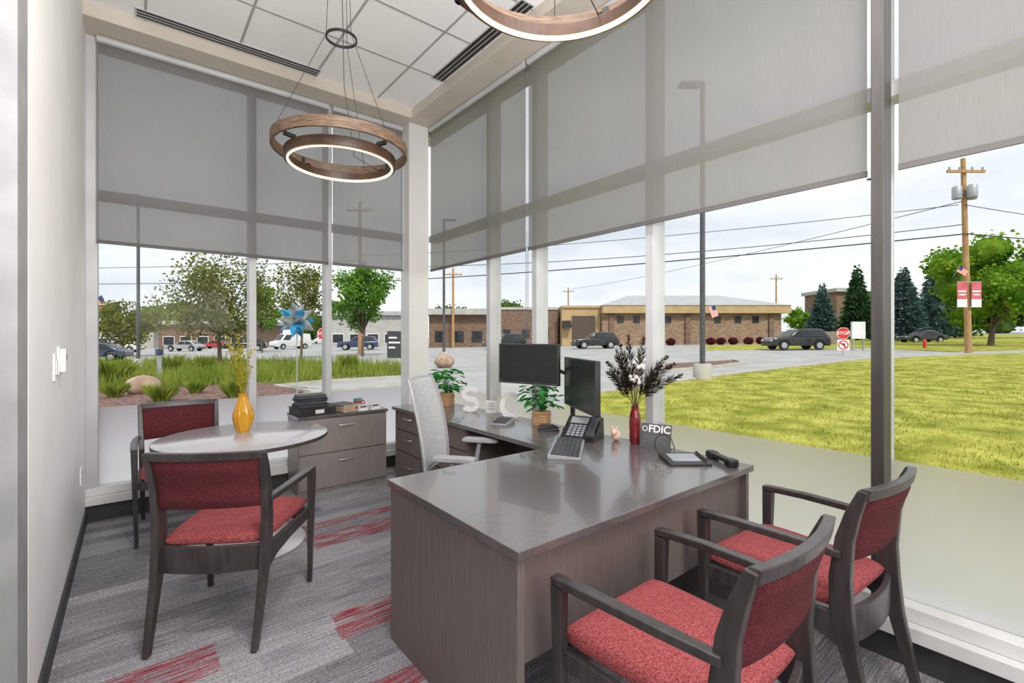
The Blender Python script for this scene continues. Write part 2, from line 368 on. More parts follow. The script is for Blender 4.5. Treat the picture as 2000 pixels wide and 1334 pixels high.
struct('wall_back',MB().box(-2.9,2.80,-2.5,-2.3,-.1,ZC+.25),m_wall)
struct('wall_hall',MB().box(-3.0,-2.8,-2.5,5.0,-.1,ZC+.25).box(-2.8,-.45,4.8,5.0,0,ZC),m_wall)
struct('baseboard_left',MB().box(-.28,-.268,2.14,4.72,0,.10),m_dark)
struct('baseboard_back',MB().box(-.28,2.56,4.76,4.80,0,.13),m_dark)
struct('baseboard_right',MB().box(2.56,2.60,-2.3,4.78,0,.13),m_dark)
struct('trim_6',MB().box(2.29,2.52,4.60,4.80,0,ZS),m_column,bev=.004)
w1=MB()
w1.box(-.28,2.75,4.78,4.92,ZS-.06,ZS)
w1.box(-.28,-.21,4.78,4.92,.25,ZS-.06)
for x in (.845,1.517,2.60): w1.box(x-.030,x+.030,4.80,4.92,.25,ZS-.06)
w1.box(-.21,2.6,4.82,4.92,2.46,2.53)
W1=struct('window_1',w1,m_alu,bev=.003)
obj('window_sill',MB().box(-.28,2.75,4.72,4.92,.13,.19).box(-.28,2.75,4.77,4.92,.19,.25),m_sill,W1,bev=.003)
obj('glass',MB().box(-.21,2.62,YG-.004,YG+.004,.25,ZS-.06),m_glass,W1)
obj('frosted_film',MB().box(-.21,2.62,YG-.012,YG-.008,.25,.848),m_frost,W1)
w2=MB()
w2.box(2.58,2.74,-2.3,4.76,ZS-.06,ZS)
for yy in (-.70,1.816,2.934,3.583): w2.box(2.59,2.72,yy-.030,yy+.030,.25,ZS-.06)
w2.box(2.60,2.70,.585,.612,.25,ZS-.06)
w2.box(2.61,2.72,-2.3,4.76,2.46,2.53)
W2=struct('window_2',w2,m_alu,bev=.003)
obj('window_sill',MB().box(2.52,2.74,-2.3,4.72,.13,.19).box(2.57,2.74,-2.3,4.76,.19,.25),m_sill,W2,bev=.003)
obj('glass',MB().box(XG-.004,XG+.004,-2.3,4.8,.25,ZS-.06),m_glass,W2)
obj('frosted_film',MB().box(XG-.012,XG-.008,-2.3,4.8,.25,.848),m_frost,W2)
struct('trim_7',MB().box(2.50,2.60,.575,.612,.25,ZS).box(2.47,2.50,.570,.617,.25,ZS),m_bronze,bev=.003)

# ================================================================= ROLLER SHADES
def shade(label,axis,a0,a1,pos,chain=None):
    t=thing('roller_shade',label,'roller shade',((a0+a1)/2,pos,ZS) if axis=='x' else (pos,(a0+a1)/2,ZS),0,'roller shades')
    h=(a1-a0)/2
    def bx(m,l0,l1,d0,d1,z0,z1): return m.box(l0,l1,d0,d1,z0,z1) if axis=='x' else m.box(d0,d1,l0,l1,z0,z1)
    mb=MB(); n=40; vs=[];fs=[]
    for i in range(n+1):
        s=-h+2*h*i/n; o=.0015*math.sin(i*1.3)
        for z in (-1.555,-.03):
            vs.append((s,o,z) if axis=='x' else (o,s,z))
    for i in range(n): fs.append((2*i,2*i+2,2*i+3,2*i+1))
    mb.add(vs,fs); obj('fabric',mb,m_shade,t,fix=False,smooth=True)
    obj('hem_bar',bx(MB(),-h,h,-.007,.007,-1.575,-1.55),m_shade,t)
    q=(-h,0,-.028),(h,0,-.028)
    if axis=='y': q=(0,-h,-.028),(0,h,-.028)
    obj('roller',MB().cyl(q[0],q[1],.028,n=14),m_alu,t,smooth=True)
    if chain is not None:
        s=chain-(a0+a1)/2
        c=MB()
        for o in (-.012,.012):
            p=(s+o,0) if axis=='x' else (0,s+o)
            c.tube([(p[0],p[1],-.03),(p[0],p[1],-2.4)],.0025,5)
        obj('pull_chain',c,m_dgrey,t)
    return t
SY=4.74
shade('wide grey roller shade on the left window beside the white wall','x',-.215,1.495,SY)
shade('narrow grey roller shade on the left window next to the corner column','x',1.535,2.28,SY)
shade('grey roller shade on the right window nearest the corner column','y',2.975,4.57,2.53)
shade('widest grey roller shade above the desk on the right window','y',.645,2.935,2.53,chain=2.955)
shade('grey roller shade at the right edge of the photo','y',-1.9,.535,2.53)

# ================================================================= CEILING FIXTURES
def vent(label,cx,cy,rz):
    t=thing('ceiling_vent',label,'air vent',(cx,cy,ZC),rz,'linear slot vents')
    f=MB()
    for a in (-.058,-.019,.019,.058): f.box(-.64,.64,a-.003,a+.003,-.012,0)
    f.box(-.65,-.64,-.061,.061,-.012,0).box(.64,.65,-.061,.061,-.012,0)
    obj('frame',f,m_alu,t); obj('slot',MB().box(-.64,.64,-.056,.056,-.009,-.001),m_black,t)
vent('black linear slot vent above the left window shades',.66,4.41,0)
vent('black linear slot vent above the right window shades',2.19,3.19,R(90))
def pendant(loc,label):
    t=thing('pendant_light',label,'pendant light',loc,R(20),'two tier ring pendants')
    obj('outer_ring',MB().ring(.384,.402,-1.236,-1.172),m_wood,t,bev=.003)
    obj('inner_ring',MB().ring(.308,.330,-1.306,-1.25),m_ringd,t,bev=.003)
    obj('led_strip',MB().ring(.302,.313,-1.312,-1.299),m_led,t)
    for k in range(4):
        b=MB(); a=k*math.pi/2; M=Matrix.Rotation(a,4,'Z'); b.box(.32,.388,-.01,.01,-1.255,-1.235,M); b.box(.378,.386,-.01,.01,-1.255,-1.18,M); b.box(.32,.328,-.01,.01,-1.30,-1.235,M)
        obj('bracket',b,m_wire,t)
    obj('spreader_ring',MB().ring(.086,.094,-.52,-.505,40),m_wire,t)
    for k in range(3):
        a=k*2*math.pi/3+.5; c,s=math.cos(a),math.sin(a)
        obj('cable',MB().tube([(.393*c,.393*s,-1.172),(.09*c,.09*s,-.51),(.07*c,.07*s,-.02)],.0018,6),m_wire,t)
    obj('power_cord',MB().tube([(.0,.0,-.02),(.02,.0,-.8),(.10,.0,-1.22),(.31,.0,-1.25)],.0022,6),m_wire,t)
    obj('canopy',MB().lathe([(0,-.025),(.09,-.025),(.095,-.015),(.095,0),(0,0)],32),m_wire,t,smooth=True)
pendant((1.019,2.978,ZC),'round wooden two ring pendant light hanging whole in view near the windows')
pendant((.985,.998,ZC),'round ring pendant light above the desk cut by the top edge of the photo')

# ================================================================= WALL DEVICES
def wall_plate(name,label,y,z,h,w):
    t=thing(name,label,'switch' if 'switch' in name else ('outlet' if 'outlet' in name else 'thermostat'),(-.28,y,z))
    obj('plate',MB().box(0,.008,-w/2,w/2,-h/2,h/2),m_white,t,bev=.002)
    return t
t=wall_plate('light_switch','white light switch plate on the left wall beside the thermostat',2.96,1.26,.12,.075)
obj('rocker',MB().box(.008,.013,-.017,.017,-.034,.034),m_paper,t,bev=.002)
t=wall_plate('thermostat','white wall thermostat nearest the left window',3.12,1.285,.13,.085)
obj('body',MB().box(.008,.03,-.036,.036,-.055,.055),m_white,t,bev=.004); obj('display',MB().box(.03,.031,-.022,.022,.0,.03),m_grey,t)
t=wall_plate('wall_outlet','white power outlet low on the left wall',4.33,.45,.115,.072)
obj('socket',MB().box(.008,.011,-.016,.016,.008,.038).box(.008,.011,-.016,.016,-.038,-.008),m_pale,t)

# ================================================================= GUEST CHAIRS
def make_chair(label):
    t=thing('guest_chair',label,'chair',(0,0,0),0,'upholstered guest chairs')
    for s in (-1,1):
        st=[]
        for y,z,x,hw,hd in ((-.330,0,.225,.013,.016),(-.295,.14,.229,.015,.021),(-.255,.30,.232,.016,.028),(-.232,.44,.234,.017,.036),(-.228,.56,.236,.017,.033),(-.243,.70,.240,.016,.027),(-.270,.80,.243,.015,.022),(-.300,.880,.246,.013,.015)):
            x*=s; st.append([(x-hw,y-hd,z),(x+hw,y-hd,z),(x+hw,y+hd,z+.004),(x-hw,y+hd,z+.004)])
        obj('leg',MB().sweep(st),m_chw,t,bev=.004)
        st=[]
        for z,h in ((0,.013),(.3,.017),(.55,.021),(.632,.022)):
            x=s*(.268+.012*z/.63); y=.262+.008*(1-z)
            st.append([(x-h*.85,y-h,z),(x+h*.85,y-h,z),(x+h*.85,y+h,z),(x-h*.85,y+h,z)])
        obj('leg',MB().sweep(st),m_chw,t,bev=.003)
        st=[]
        for y,z,x,hw in ((.288,.645,.279,.018),(.26,.648,.281,.020),(.10,.655,.280,.021),(-.08,.655,.270,.019),(-.235,.648,.250,.015)):
            x*=s; hh=.013
            st.append([(x-hw,y,z-hh),(x+hw,y,z-hh),(x+hw,y,z+hh),(x-hw,y,z+hh)])
        obj('armrest',MB().sweep(st),m_chw,t,bev=.004)
    f=MB()
    for s in (-1,1):
        st=[]
        for y,z0,z1,x in ((.25,.375,.432,.262),(.0,.372,.432,.252),(-.15,.355,.434,.242),(-.23,.32,.440,.235)):
            x*=s; st.append([(x-.011,y,z0),(x+.011,y,z0),(x+.011,y,z1),(x-.011,y,z1)])
        f.sweep(st)
    f.box(-.25,.25,.25,.272,.372,.432)
    n=10; st=[]
    for i in range(n+1):
        a=-1+2*i/n; y=-.232-.03*(1-a*a); zb=.325
        st.append([(a*.225,y-.011,zb),(a*.225,y+.011,zb),(a*.225,y+.011,.445),(a*.225,y-.011,.445)])
    f.sweep(st)
    obj('seat_frame',f,m_chw,t,bev=.003)
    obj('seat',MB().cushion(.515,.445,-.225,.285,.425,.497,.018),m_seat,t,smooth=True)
    def arc(z,a,dy): return (-.247-.055*((z-.72)/.16 if z>.72 else (z-.72)*.10/.16)) - .032*(1-a*a)+dy
    mb=MB(); n=14; m=8; vs=[];fs=[]
    for side in (0,1):
        for j in range(m+1):
            z=.622+(.852-.622)*j/m
            for i in range(n+1):
                a=-1+2*i/n
                e=max(0,1-abs(a)**10)**.5*max(0,1-abs(-1+2*j/m)**10)**.5
                th=(.006+.016*e)
                vs.append((a*.232,arc(z,a,th if side else -th),z))
    N=n+1; O=N*(m+1)
    for side in (0,1):
        for j in range(m):
            for i in range(n):
                q=side*O+j*N+i; f4=(q,q+1,q+N+1,q+N); fs.append(f4 if not side else f4[::-1])
    for i in range(n): fs.append((i,i+1,O+i+1,O+i)); q=m*N+i; fs.append((q,q+1,O+q+1,O+q))
    for j in range(m): q=j*N; fs.append((q,q+N,O+q+N,O+q)); q=j*N+n; fs.append((q,q+N,O+q+N,O+q))
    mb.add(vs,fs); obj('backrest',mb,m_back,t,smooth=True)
    st=[]
    for i in range(n+1):
        a=-1+2*i/n; y0=arc(.852,a,0); y1=arc(.886,a,0)
        st.append([(a*.246,y0-.020,.850),(a*.246,y0+.020,.850),(a*.246,y1+.015,.888),(a*.246,y1-.015,.888)])
    obj('top_rail',MB().sweep(st),m_chw,t,bev=.004)
    return t
ch=make_chair('red guest chair in the foreground at the near side of the desk, lower right')
ch.location=(1.31,.785,0); ch.rotation_euler=(0,0,R(1))
dup(ch,(2.165,.78,0),R(-3),'red guest chair at the desk end next to the right window')
dup(ch,(.415,2.75,0),R(-33.4),'red guest chair at the round table seen from behind')
dup(ch,(.285,4.25,0),R(180),'red guest chair between the round table and the left window')

# ================================================================= ROUND TABLE
t=thing('round_table','round grey laminate table on a steel pedestal and disc base','table',(.59,3.60,0))
obj('tabletop',MB().lathe([(0,.708),(.505,.708),(.512,.712),(.512,.733),(.507,.737),(0,.737)],72),m_lamR,t,smooth=True)
obj('edge_band',MB().ring(.511,.5145,.711,.733),m_edge,t)
obj('pedestal',MB().lathe([(0,.02),(.05,.02),(.045,.05),(.038,.08),(.038,.68),(.09,.70),(.14,.708),(0,.708)],28),m_disc,t,smooth=True)
obj('base',MB().lathe([(0,0),(.365,0),(.37,.006),(.36,.014),(.10,.03),(.05,.035),(0,.035)],64),m_disc,t,smooth=True)
vx,vy=.60,3.75
t=thing('flower_vase','amber yellow ribbed vase of sprigs on the round table','vase',(vx,vy,.737))
mb=MB(); prof=[(.036,0),(.050,.03),(.062,.08),(.062,.12),(.048,.18),(.030,.225),(.026,.25),(.031,.265)]
n=48; vs=[];fs=[]
for r,z in prof:
    for j in range(n):
        a=2*math.pi*j/n; k=1+.06*math.cos(12*a+z*14); vs.append((r*k*math.cos(a),r*k*math.sin(a),z))
for i in range(len(prof)-1):
    for j in range(n): fs.append((i*n+j,i*n+(j+1)%n,(i+1)*n+(j+1)%n,(i+1)*n+j))
fs.append(tuple(range(n))[::-1]); mb.add(vs,fs); obj('vase_body',mb,m_yel,t,smooth=True)
mb=MB()
for k in range(14):
    a=random.uniform(0,6.28); sp=random.uniform(.03,.13); h=random.uniform(.42,.68)
    tip=Vector((sp*math.cos(a),sp*math.sin(a),h)); base=Vector((0,0,.2)); mid=base.lerp(tip,.5)+Vector((0,0,.04))
    mb.tube([base,mid,tip],.0016,5)
    for q in range(26):
        f=random.uniform(.4,1); p=base.lerp(tip,f)+Vector((random.gauss(0,.009),random.gauss(0,.009),.02))
        mb.leaf(p,(random.uniform(-1,1),random.uniform(-1,1),random.uniform(0,1.2)),.0065,.023)
obj('sprigs',mb,m_yfl,t,fix=False)

# ================================================================= FILE CABINET
t=thing('file_cabinet','taupe two drawer lateral file cabinet under the left window','file cabinet',(1.118,4.36,0))
obj('body',MB().box(0,.815,.02,.355,.0,.665),m_cab,t,bev=.002)
obj('cabinet_top',MB().box(-.008,.823,-.008,.358,.668,.695),m_lamT,t,bev=.002)
for z0,z1 in ((.04,.345),(.355,.66)):
    d=obj('drawer',MB().box(.006,.809,.0,.02,z0,z1),m_cab,t,bev=.002)
    zc=z1-.07
    obj('handle',MB().tube([(.35,.0,zc),(.35,-.022,zc),(.39,-.028,zc),(.44,-.028,zc),(.48,-.022,zc),(.48,0,zc)],.005,8),m_steel,d,smooth=True)
obj('plinth',MB().box(.01,.805,.03,.35,0,.04),m_edge,t)
CT=.695
t=thing('ring_binder','thick black ring binder lying on the file cabinet','binder',(1.27,4.50,CT),R(8))
obj('cover',MB().box(-.16,.16,-.14,.14,0,.004).box(-.16,.16,-.14,.14,.066,.07).box(-.16,.16,-.144,-.138,0,.07),m_book,t,bev=.001)
obj('pages',MB().box(-.15,.155,-.13,.13,.004,.066),m_book,t)
obj('spine_label',MB().box(-.03,.05,-.1455,-.144,.018,.052),m_paper,t)
t=thing('ring_binder','tan and black ring binder on the file cabinet with its end to the camera','binder',(1.565,4.52,CT),R(18))
obj('cover',MB().box(-.10,.10,-.13,.13,0,.004).box(-.10,.10,-.13,.13,.061,.065),m_book,t); obj('spine',MB().box(-.10,.10,-.134,-.13,0,.065),m_tanp,t,bev=.001); obj('finger_hole',MB().cyl((.05,-.1355,.033),(.05,-.134,.033),.013),m_black,t); obj('pages',MB().box(-.095,.095,-.13,.125,.004,.061),m_tanp,t)
zz=CT+.07
for k,(w,h,rz,lb) in enumerate(((.26,.028,4,'black padfolio lowest in the pile on the ring binder'),(.25,.026,-6,'black padfolio second from the bottom of the binder pile'),(.24,.024,9,'black padfolio third from the bottom of the binder pile'),(.24,.028,-3,'black padfolio topmost of the pile on the ring binder'))):
    t=thing('padfolio',lb,'padfolio',(1.26,4.50,zz),R(rz),'padfolios on the cabinet')
    obj('cover',MB().box(-w/2,w/2,-.10,.10,0,.004).box(-w/2,w/2,-.10,.10,h-.004,h).box(-w/2,-w/2+.004,-.10,.10,0,h),m_book,t,bev=.001)
    obj('pages',MB().box(-w/2+.004,w/2-.006,-.095,.095,.004,h-.004),m_dgrey,t)
    zz+=h
t=thing('mug','red mug with a teal rim on the file cabinet','mug',(1.735,4.60,CT))
obj('cup',MB().lathe([(0,0),(.038,0),(.041,.01),(.041,.07),(.037,.07),(.037,.012),(0,.012)],28),m_mug,t,smooth=True)
obj('rim',MB().ring(.0365,.0415,.07,.09,28),m_mugt,t)
obj('handle',MB().tube([(.038,0,.07),(.062,0,.064),(.066,0,.042),(.058,0,.024),(.038,0,.02)],.006,8),m_mug,t,smooth=True)
for x,y,lb in ((1.70,4.40,'small white card holder in front of the red mug'),(1.83,4.42,'small white card holder at the right end of the file cabinet')):
    t=thing('card_holder',lb,'card holder',(x,y,CT),R(6))
    obj('holder',MB().box(-.048,.048,-.03,.03,0,.006).box(-.048,.048,-.03,-.027,.006,.022).box(-.048,.048,.015,.019,.006,.045),m_white,t)
    obj('cards',MB().box(-.044,.044,-.024,.014,.006,.052),m_paper,t); obj('print',MB().box(-.03,.03,-.0248,-.024,.032,.044),m_dgrey,t)

# ================================================================= DESK (L shape)
t=thing('desk','L shaped taupe wood grain desk with a drawer return along the right window','desk',(0,0,0))
XL,XR=.92,2.49
obj('desktop',MB().prism([(XL,1.115),(XR,1.115),(XR,4.22),(1.92,4.22),(1.92,2.07),(XL,2.07)],'z',.707,.737),m_lamT,t,bev=.002)
obj('end_panel',MB().box(XL+.012,XL+.042,1.135,2.06,0,.707),m_lamV,t,bev=.001)
obj('end_panel',MB().box(XR-.04,XR-.012,1.135,2.0,0,.707),m_lamV,t,bev=.001)
obj('modesty_panel',MB().box(XL+.042,XR-.04,1.165,1.185,.34,.707),m_lamV,t,bev=.001)
obj('end_panel',MB().box(1.95,2.48,4.18,4.205,0,.707),m_lamV,t,bev=.001)
obj('back_panel',MB().box(2.455,2.475,2.0,4.18,.1,.707),m_lamV,t)
for y0,y1 in ((3.72,4.18),(3.0,3.70)):
    p=obj('pedestal',MB().box(1.975,2.455,y0,y1,.0,.707),m_lamV,t,bev=.001)
    for z0,z1 in ((.03,.32),(.33,.52),(.53,.695)):
        obj('drawer',MB().box(1.957,1.975,y0+.004,y1-.004,z0,z1),m_lamV,p,bev=.001)
        ym=(y0+y1)/2; zc=(z0+z1)/2+.03
        obj('handle',MB().tube([(1.957,ym-.06,zc),(1.937,ym-.055,zc),(1.937,ym+.055,zc),(1.957,ym+.06,zc)],.005,8),m_steel,p,smooth=True)
DT=.737
# ---- task chair (local: faces +Y)
t=thing('task_chair','pale grey mesh back task chair behind the desk','office chair',(1.675,2.58,0),math.atan2(-.62,-.785))
mb=MB(); n=12;m=18; vs=[];fs=[]
for j in range(m+1):
    z=.55+.575*j/m; q=j/m; w=.198+.014*math.sin(q*math.pi)-.05*max(0,q-.75)
    y=-.22-.075*q-.045*q*q+.012*math.sin(q*3.1)
    for i in range(n+1):
        a=-1+2*i/n; vs.append((a*w,y+.035*a*a,z))
for j in range(m):
    for i in range(n): fs.append((j*(n+1)+i,j*(n+1)+i+1,(j+1)*(n+1)+i+1,(j+1)*(n+1)+i))
mb.add(vs,fs); bk=obj('backrest',mb,m_mesh,t,fix=False,smooth=True)
sol=bk.modifiers.new('thick','SOLIDIFY'); sol.thickness=.008
fr=[vs[j*(n+1)] for j in range(m+1)]+[vs[m*(n+1)+i] for i in range(1,n+1)]+[vs[j*(n+1)+n] for j in range(m-1,-1,-1)]+[vs[i] for i in range(n-1,-1,-1)]
obj('back_frame',MB().tube(fr,.010,8),m_pale,t,smooth=True)
obj('back_spine',MB().tube([(0,-.05,.40),(0,-.25,.44),(0,-.285,.60),(0,-.31,.80)],[.025,.022,.018,.012],10),m_grey,t,smooth=True)
obj('seat',MB().cushion(.50,.46,-.22,.26,.43,.50,.01),m_seatg,t,smooth=True)
for s in (-1,1):
    a=obj('armrest',MB().cushion(.075,.07,-.10,.16,.655,.69,.0,n=10),m_pale,t,smooth=True); a.location.x=s*.27
    obj('arm_post',MB().tube([(s*.20,0,.42),(s*.27,0,.44),(s*.275,.0,.55),(s*.27,.02,.66)],[.018,.018,.016,.016],10),m_grey,t,smooth=True)
obj('column',MB().cyl((0,0,.10),(0,0,.43),.03,.025),m_grey,t,smooth=True)
for k in range(5):
    a=k*2*math.pi/5+.3; c,s=math.cos(a),math.sin(a)
    l=obj('base_leg',MB().tube([(0,0,.11),(.16*c,.16*s,.10),(.29*c,.29*s,.075)],[.03,.022,.016],8),m_grey,t,smooth=True)
    obj('caster',MB().cyl((.29*c-.02*s,.29*s+.02*c,.03),(.29*c+.02*s,.29*s-.02*c,.03),.03),m_black,l,smooth=True)
# ---- monitors and arm
t=thing('monitor_stand','black double monitor stand clamped to the desk by the right window','monitor stand',(2.42,2.33,DT))
obj('post',MB().cyl((0,0,0),(0,0,.42),.017),m_black,t,smooth=True)
obj('clamp',MB().box(-.05,.05,-.05,.05,0,.015),m_black,t,bev=.003)
obj('support_arm',MB().tube([(0,0,.38),(-.0,.16,.42),(-.07,.33,.458)],.014,8),m_black,t,smooth=True)
obj('support_arm',MB().tube([(0,0,.30),(-.01,-.05,.31),(-.065,-.15,.315)],.014,8),m_black,t,smooth=True)
def monitor(label,c,ang,w,h):
    t=thing('monitor',label,'monitor',c,ang,'desk monitors')   # local: screen faces -Y
    obj('casing',MB().box(-w/2,w/2,0,.03,-h/2,h/2).box(-w*.3,w*.3,.03,.045,-h*.3,h*.3),m_black,t,bev=.004)
    obj('screen',MB().box(-w/2+.010,w/2-.010,-.0015,0,-h/2+.016,h/2-.010),m_screen,t)
    obj('bezel',MB().box(-w/2,w/2,-.003,0,-h/2,-h/2+.015).box(-w/2,w/2,-.003,0,h/2-.009,h/2).box(-w/2,-w/2+.009,-.003,0,-h/2,h/2).box(w/2-.009,w/2,-.003,0,-h/2,h/2),m_dgrey,t)
monitor('black computer monitor left of the other, its screen facing us above the potted plant',(2.283,2.66,1.195),math.atan2(-.964,.265),.53,.30)
monitor('black computer monitor turned side on above the desk phone',(2.28,2.14,1.085),math.atan2(-.545,-.28)+0,.60,.335)
# ---- desk phone (local: keypad faces +Y)
t=thing('desk_phone','black office desk phone under the side on monitor','phone',(2.29,2.10,DT),R(112))
obj('base',MB().prism([(-.10,0),(.10,0),(.10,.02),(-.06,.13),(-.09,.13)][::-1],'x',-.10,.13),m_black,t,bev=.004)
sl=math.atan2(.11,.16)
M=Matrix.Translation((0,.02,.075))@Matrix.Rotation(-sl,4,'X')
obj('handset',MB().box(-.095,-.045,-.095,.095,.014,.036,M).box(-.098,-.042,.052,.098,.0,.03,M).box(-.098,-.042,-.098,-.052,.0,.03,M),m_dgrey,t,bev=.008)
obj('display',MB().box(-.02,.10,-.085,-.03,.001,.004,M),m_galv,t)
k=MB()
for i in range(4):
    for j in range(5): k.box(-.02+i*.03,.002+i*.03,-.015+j*.021,.000+j*.021,.0,.005,M)
obj('keypad',k,m_grey,t)
# ---- keyboard
t=thing('keyboard','black and grey computer keyboard lying on the desk','keyboard',(1.98,1.95,DT),R(40))
obj('base',MB().prism([(-.09,0),(.09,0),(.09,.024),(-.09,.014)],'x',-.235,.235),m_grey,t,bev=.003)
k=MB()
for r_ in range(6):
    for c_ in range(19):
        if c_ in (14,): continue
        y=-.078+r_*.026; x=-.222+c_*.0234; z=.0145+(y+.09)/.18*.010
        k.box(x,x+.020,y,y+.021,z,z+.007)
obj('keys',k,m_dgrey,t)
# ---- red vase with feathers
t=thing('feather_vase','slim red vase of dark feathers and cotton stems on the desk','vase',(2.42,1.80,DT))
obj('vase_body',MB().lathe([(0,0),(.028,0),(.034,.015),(.036,.10),(.034,.17),(.024,.205),(.022,.225),(.027,.235),(.021,.235),(.017,.2),(0,.02)],28),m_redv,t,smooth=True)
RV=Vector((CF,-SF,0)); FV=Vector((SF,CF,0))
def plume(side,L,lean,droop,fw):
    mb=MB(); d=(RV*side*lean+FV*fw+Vector((0,0,1))).normalized(); p0=Vector((0,0,.21)); pts=[]
    for q in range(10):
        f=q/9; pts.append(p0+d*L*f+RV*side*droop*f*f*.9-Vector((0,0,1))*droop*.55*f*f)
    mb.tube(pts,.0014,5)
    for q in range(160):
        f=random.uniform(.28,1); i=min(int(f*9),8); p=pts[i].lerp(pts[i+1],f*9-i); tg=(pts[i+1]-pts[i]).normalized()
        sd=Vector((random.gauss(0,1),random.gauss(0,1),random.gauss(0,1))); sd=(sd-tg*sd.dot(tg)).normalized()
        l_=.050*math.sin(math.pi*min(1,.15+f*.8))+.012
        mb.leaf(p,tg*.9+sd*.75,.0026,l_)
    obj('feather',mb,m_feather,t,fix=False)
for a_ in ((-1,.42,.20,.02,-.1),(-1,.38,.30,.03,-.2),(-1,.34,.38,.05,.05),(-1,.47,.08,.02,-.1),(1,.37,.38,.11,-.1),(1,.33,.52,.14,-.1),(1,.40,.28,.10,0),(1,.46,.06,.02,-.05),(-1,.40,.14,.04,.25),(1,.34,.22,.08,-.25),(-1,.29,.44,.06,0)): plume(*a_)
for k in range(10):
    a=random.uniform(0,6.28); sp=random.uniform(0,.055); h=random.uniform(.34,.52)
    p=Vector((sp*math.cos(a),sp*math.sin(a),h)); obj('stem',MB().tube([(0,0,.2),(p.x*.6,p.y*.6,.3),p],.002,5),m_bark,t)
    cm=MB()
    for q in range(5): cm.ell(p+Vector((random.gauss(0,.006),random.gauss(0,.006),random.gauss(0,.006))),(.014,.014,.014),8,6)
    obj('cotton_boll',cm,m_cotton,t,smooth=True)
# ---- desk sign
t=thing('desk_sign','small dark insurance sign with white lettering standing on the desk','sign',(2.40,1.645,DT),R(-72))
M=Matrix.Rotation(R(-14),4,'X')
obj('panel',MB().box(-.09,.09,0,.004,.0,.145,M),m_plaque,t)
obj('foot',MB().box(-.09,.09,-.03,.05,0,.004),m_plaque,t)
text('lettering','FDIC',.060,.0006,m_white,t,M@Vector((.020,-.001,.113)),(R(76),0,0),offset=.0012)
em=MB().ring(.012,.016,-.0006,.0006,24); o=obj('emblem',em,m_white,t); o.location=M@Vector((-.066,-.001,.113)); o.rotation_euler=(R(76),0,0)
l=MB()
for i,(a,b2) in enumerate(((-.07,.06),(-.07,.04),(-.07,.065))): l.box(a,b2,-.0012,0,.066-i*.014,.0675-i*.014,M)
obj('small_print',l,m_grey,t)
# ---- figurine
t=thing('figurine','tiny pink and cream ceramic animal beside the red vase','figurine',(2.40,1.93,DT),R(200))
obj('body',MB().ell((0,0,.035),(.04,.028,.035)).ell((.035,0,.06),(.024,.022,.023)),m_pink,t,smooth=True)
obj('ear',MB().ell((.035,.013,.085),(.007,.006,.014),8,6),m_pink,t,smooth=True); obj('ear',MB().ell((.035,-.013,.085),(.007,.006,.014),8,6),m_pink,t,smooth=True)
# ---- signature pad
t=thing('signature_pad','black signature pad with a pale screen near the desk corner','signature pad',(2.28,1.38,DT),R(-38))
obj('base',MB().prism([(-.09,0),(.09,0),(.09,.028),(-.09,.012)],'x',-.11,.11),m_black,t,bev=.004)
M=Matrix.Translation((0,0,.0205))@Matrix.Rotation(math.atan2(.016,.18),4,'X')
obj('screen',MB().box(-.08,.07,-.055,.06,.0,.0015,M),m_galv,t)
obj('stylus',MB().cyl(M@Vector((.09,-.07,.008)),M@Vector((.09,.07,.008)),.005),m_black,t,smooth=True)
obj('cord',MB().tube([(-.02,.09,.014),(-.015,.11,.05),(-.025,.125,.09),(-.055,.13,.115),(-.09,.13,.115),(-.115,.125,.09),(-.12,.12,.05),(-.10,.11,.012),(-.06,.10,.006)],.003,6),m_black,t,smooth=True)
t=thing('handset','black telephone style handset lying flat at the right corner of the desk','handset',(2.42,1.25,DT),R(150))
obj('grip',MB().box(-.02,.02,-.10,.10,.012,.036),m_black,t,bev=.008)
for yy in (-.085,.085): obj('ear_piece' if yy>0 else 'mouth_piece',MB().box(-.026,.026,yy-.03,yy+.03,0,.040),m_black,t,bev=.010)
# ---- plants on return
def plant(label,x,y,s):
    t=thing('potted_plant',label,'plant',(x,y,DT),R(25),'desk plants')
    w=.058*s; h=.11*s
    mb=MB()
    for k in range(5):
        z=k*h/5; ww=w*(1 if k%2 else .95); mb.box(-ww,ww,-ww,ww,z,z+h/5*.98)
    obj('pot',mb,m_pot,t,bev=.004)
    obj('soil',MB().box(-w*.85,w*.85,-w*.85,w*.85,h*.9,h*.985),m_bark,t)
    sm=MB(); lm=MB()
    for k in range(56):
        a=random.uniform(0,6.28); sp=random.uniform(.02,.14)*s; hh=h+random.uniform(.02,.21)*s
        tip=Vector((sp*math.cos(a),sp*math.sin(a),hh)); sm.tube([(0,0,h*.8),(tip.x*.4,tip.y*.4,hh*.8+.02),tip],.0015,5)
        d=Vector((math.cos(a),math.sin(a),random.uniform(-.7,.3))).normalized(); L=random.uniform(.06,.09)*s; wd=L*.38
        x_=d.cross(Vector((0,0,1))).normalized(); nn=x_.cross(d)
        pts=[tip,tip+d*L*.12+x_*wd*.8,tip+d*L*.4+x_*wd,tip+d*L*.75+x_*wd*.55,tip+d*L-nn*.01,tip+d*L*.75-x_*wd*.55,tip+d*L*.4-x_*wd,tip+d*L*.12-x_*wd*.8,tip+d*L*.45-nn*.008]
        lm.add(pts,[(8,0,1),(8,1,2),(8,2,3),(8,3,4),(8,4,5),(8,5,6),(8,6,7),(8,7,0)])
    obj('stem',sm,m_leafp,t); obj('foliage',lm,m_leafp,t,fix=False)
plant('leafy potted plant at the far end of the desk return, behind the letter S',2.35,3.95,1.1)
plant('leafy potted plant under the left monitor, beside the letter C',2.39,2.62,.95)
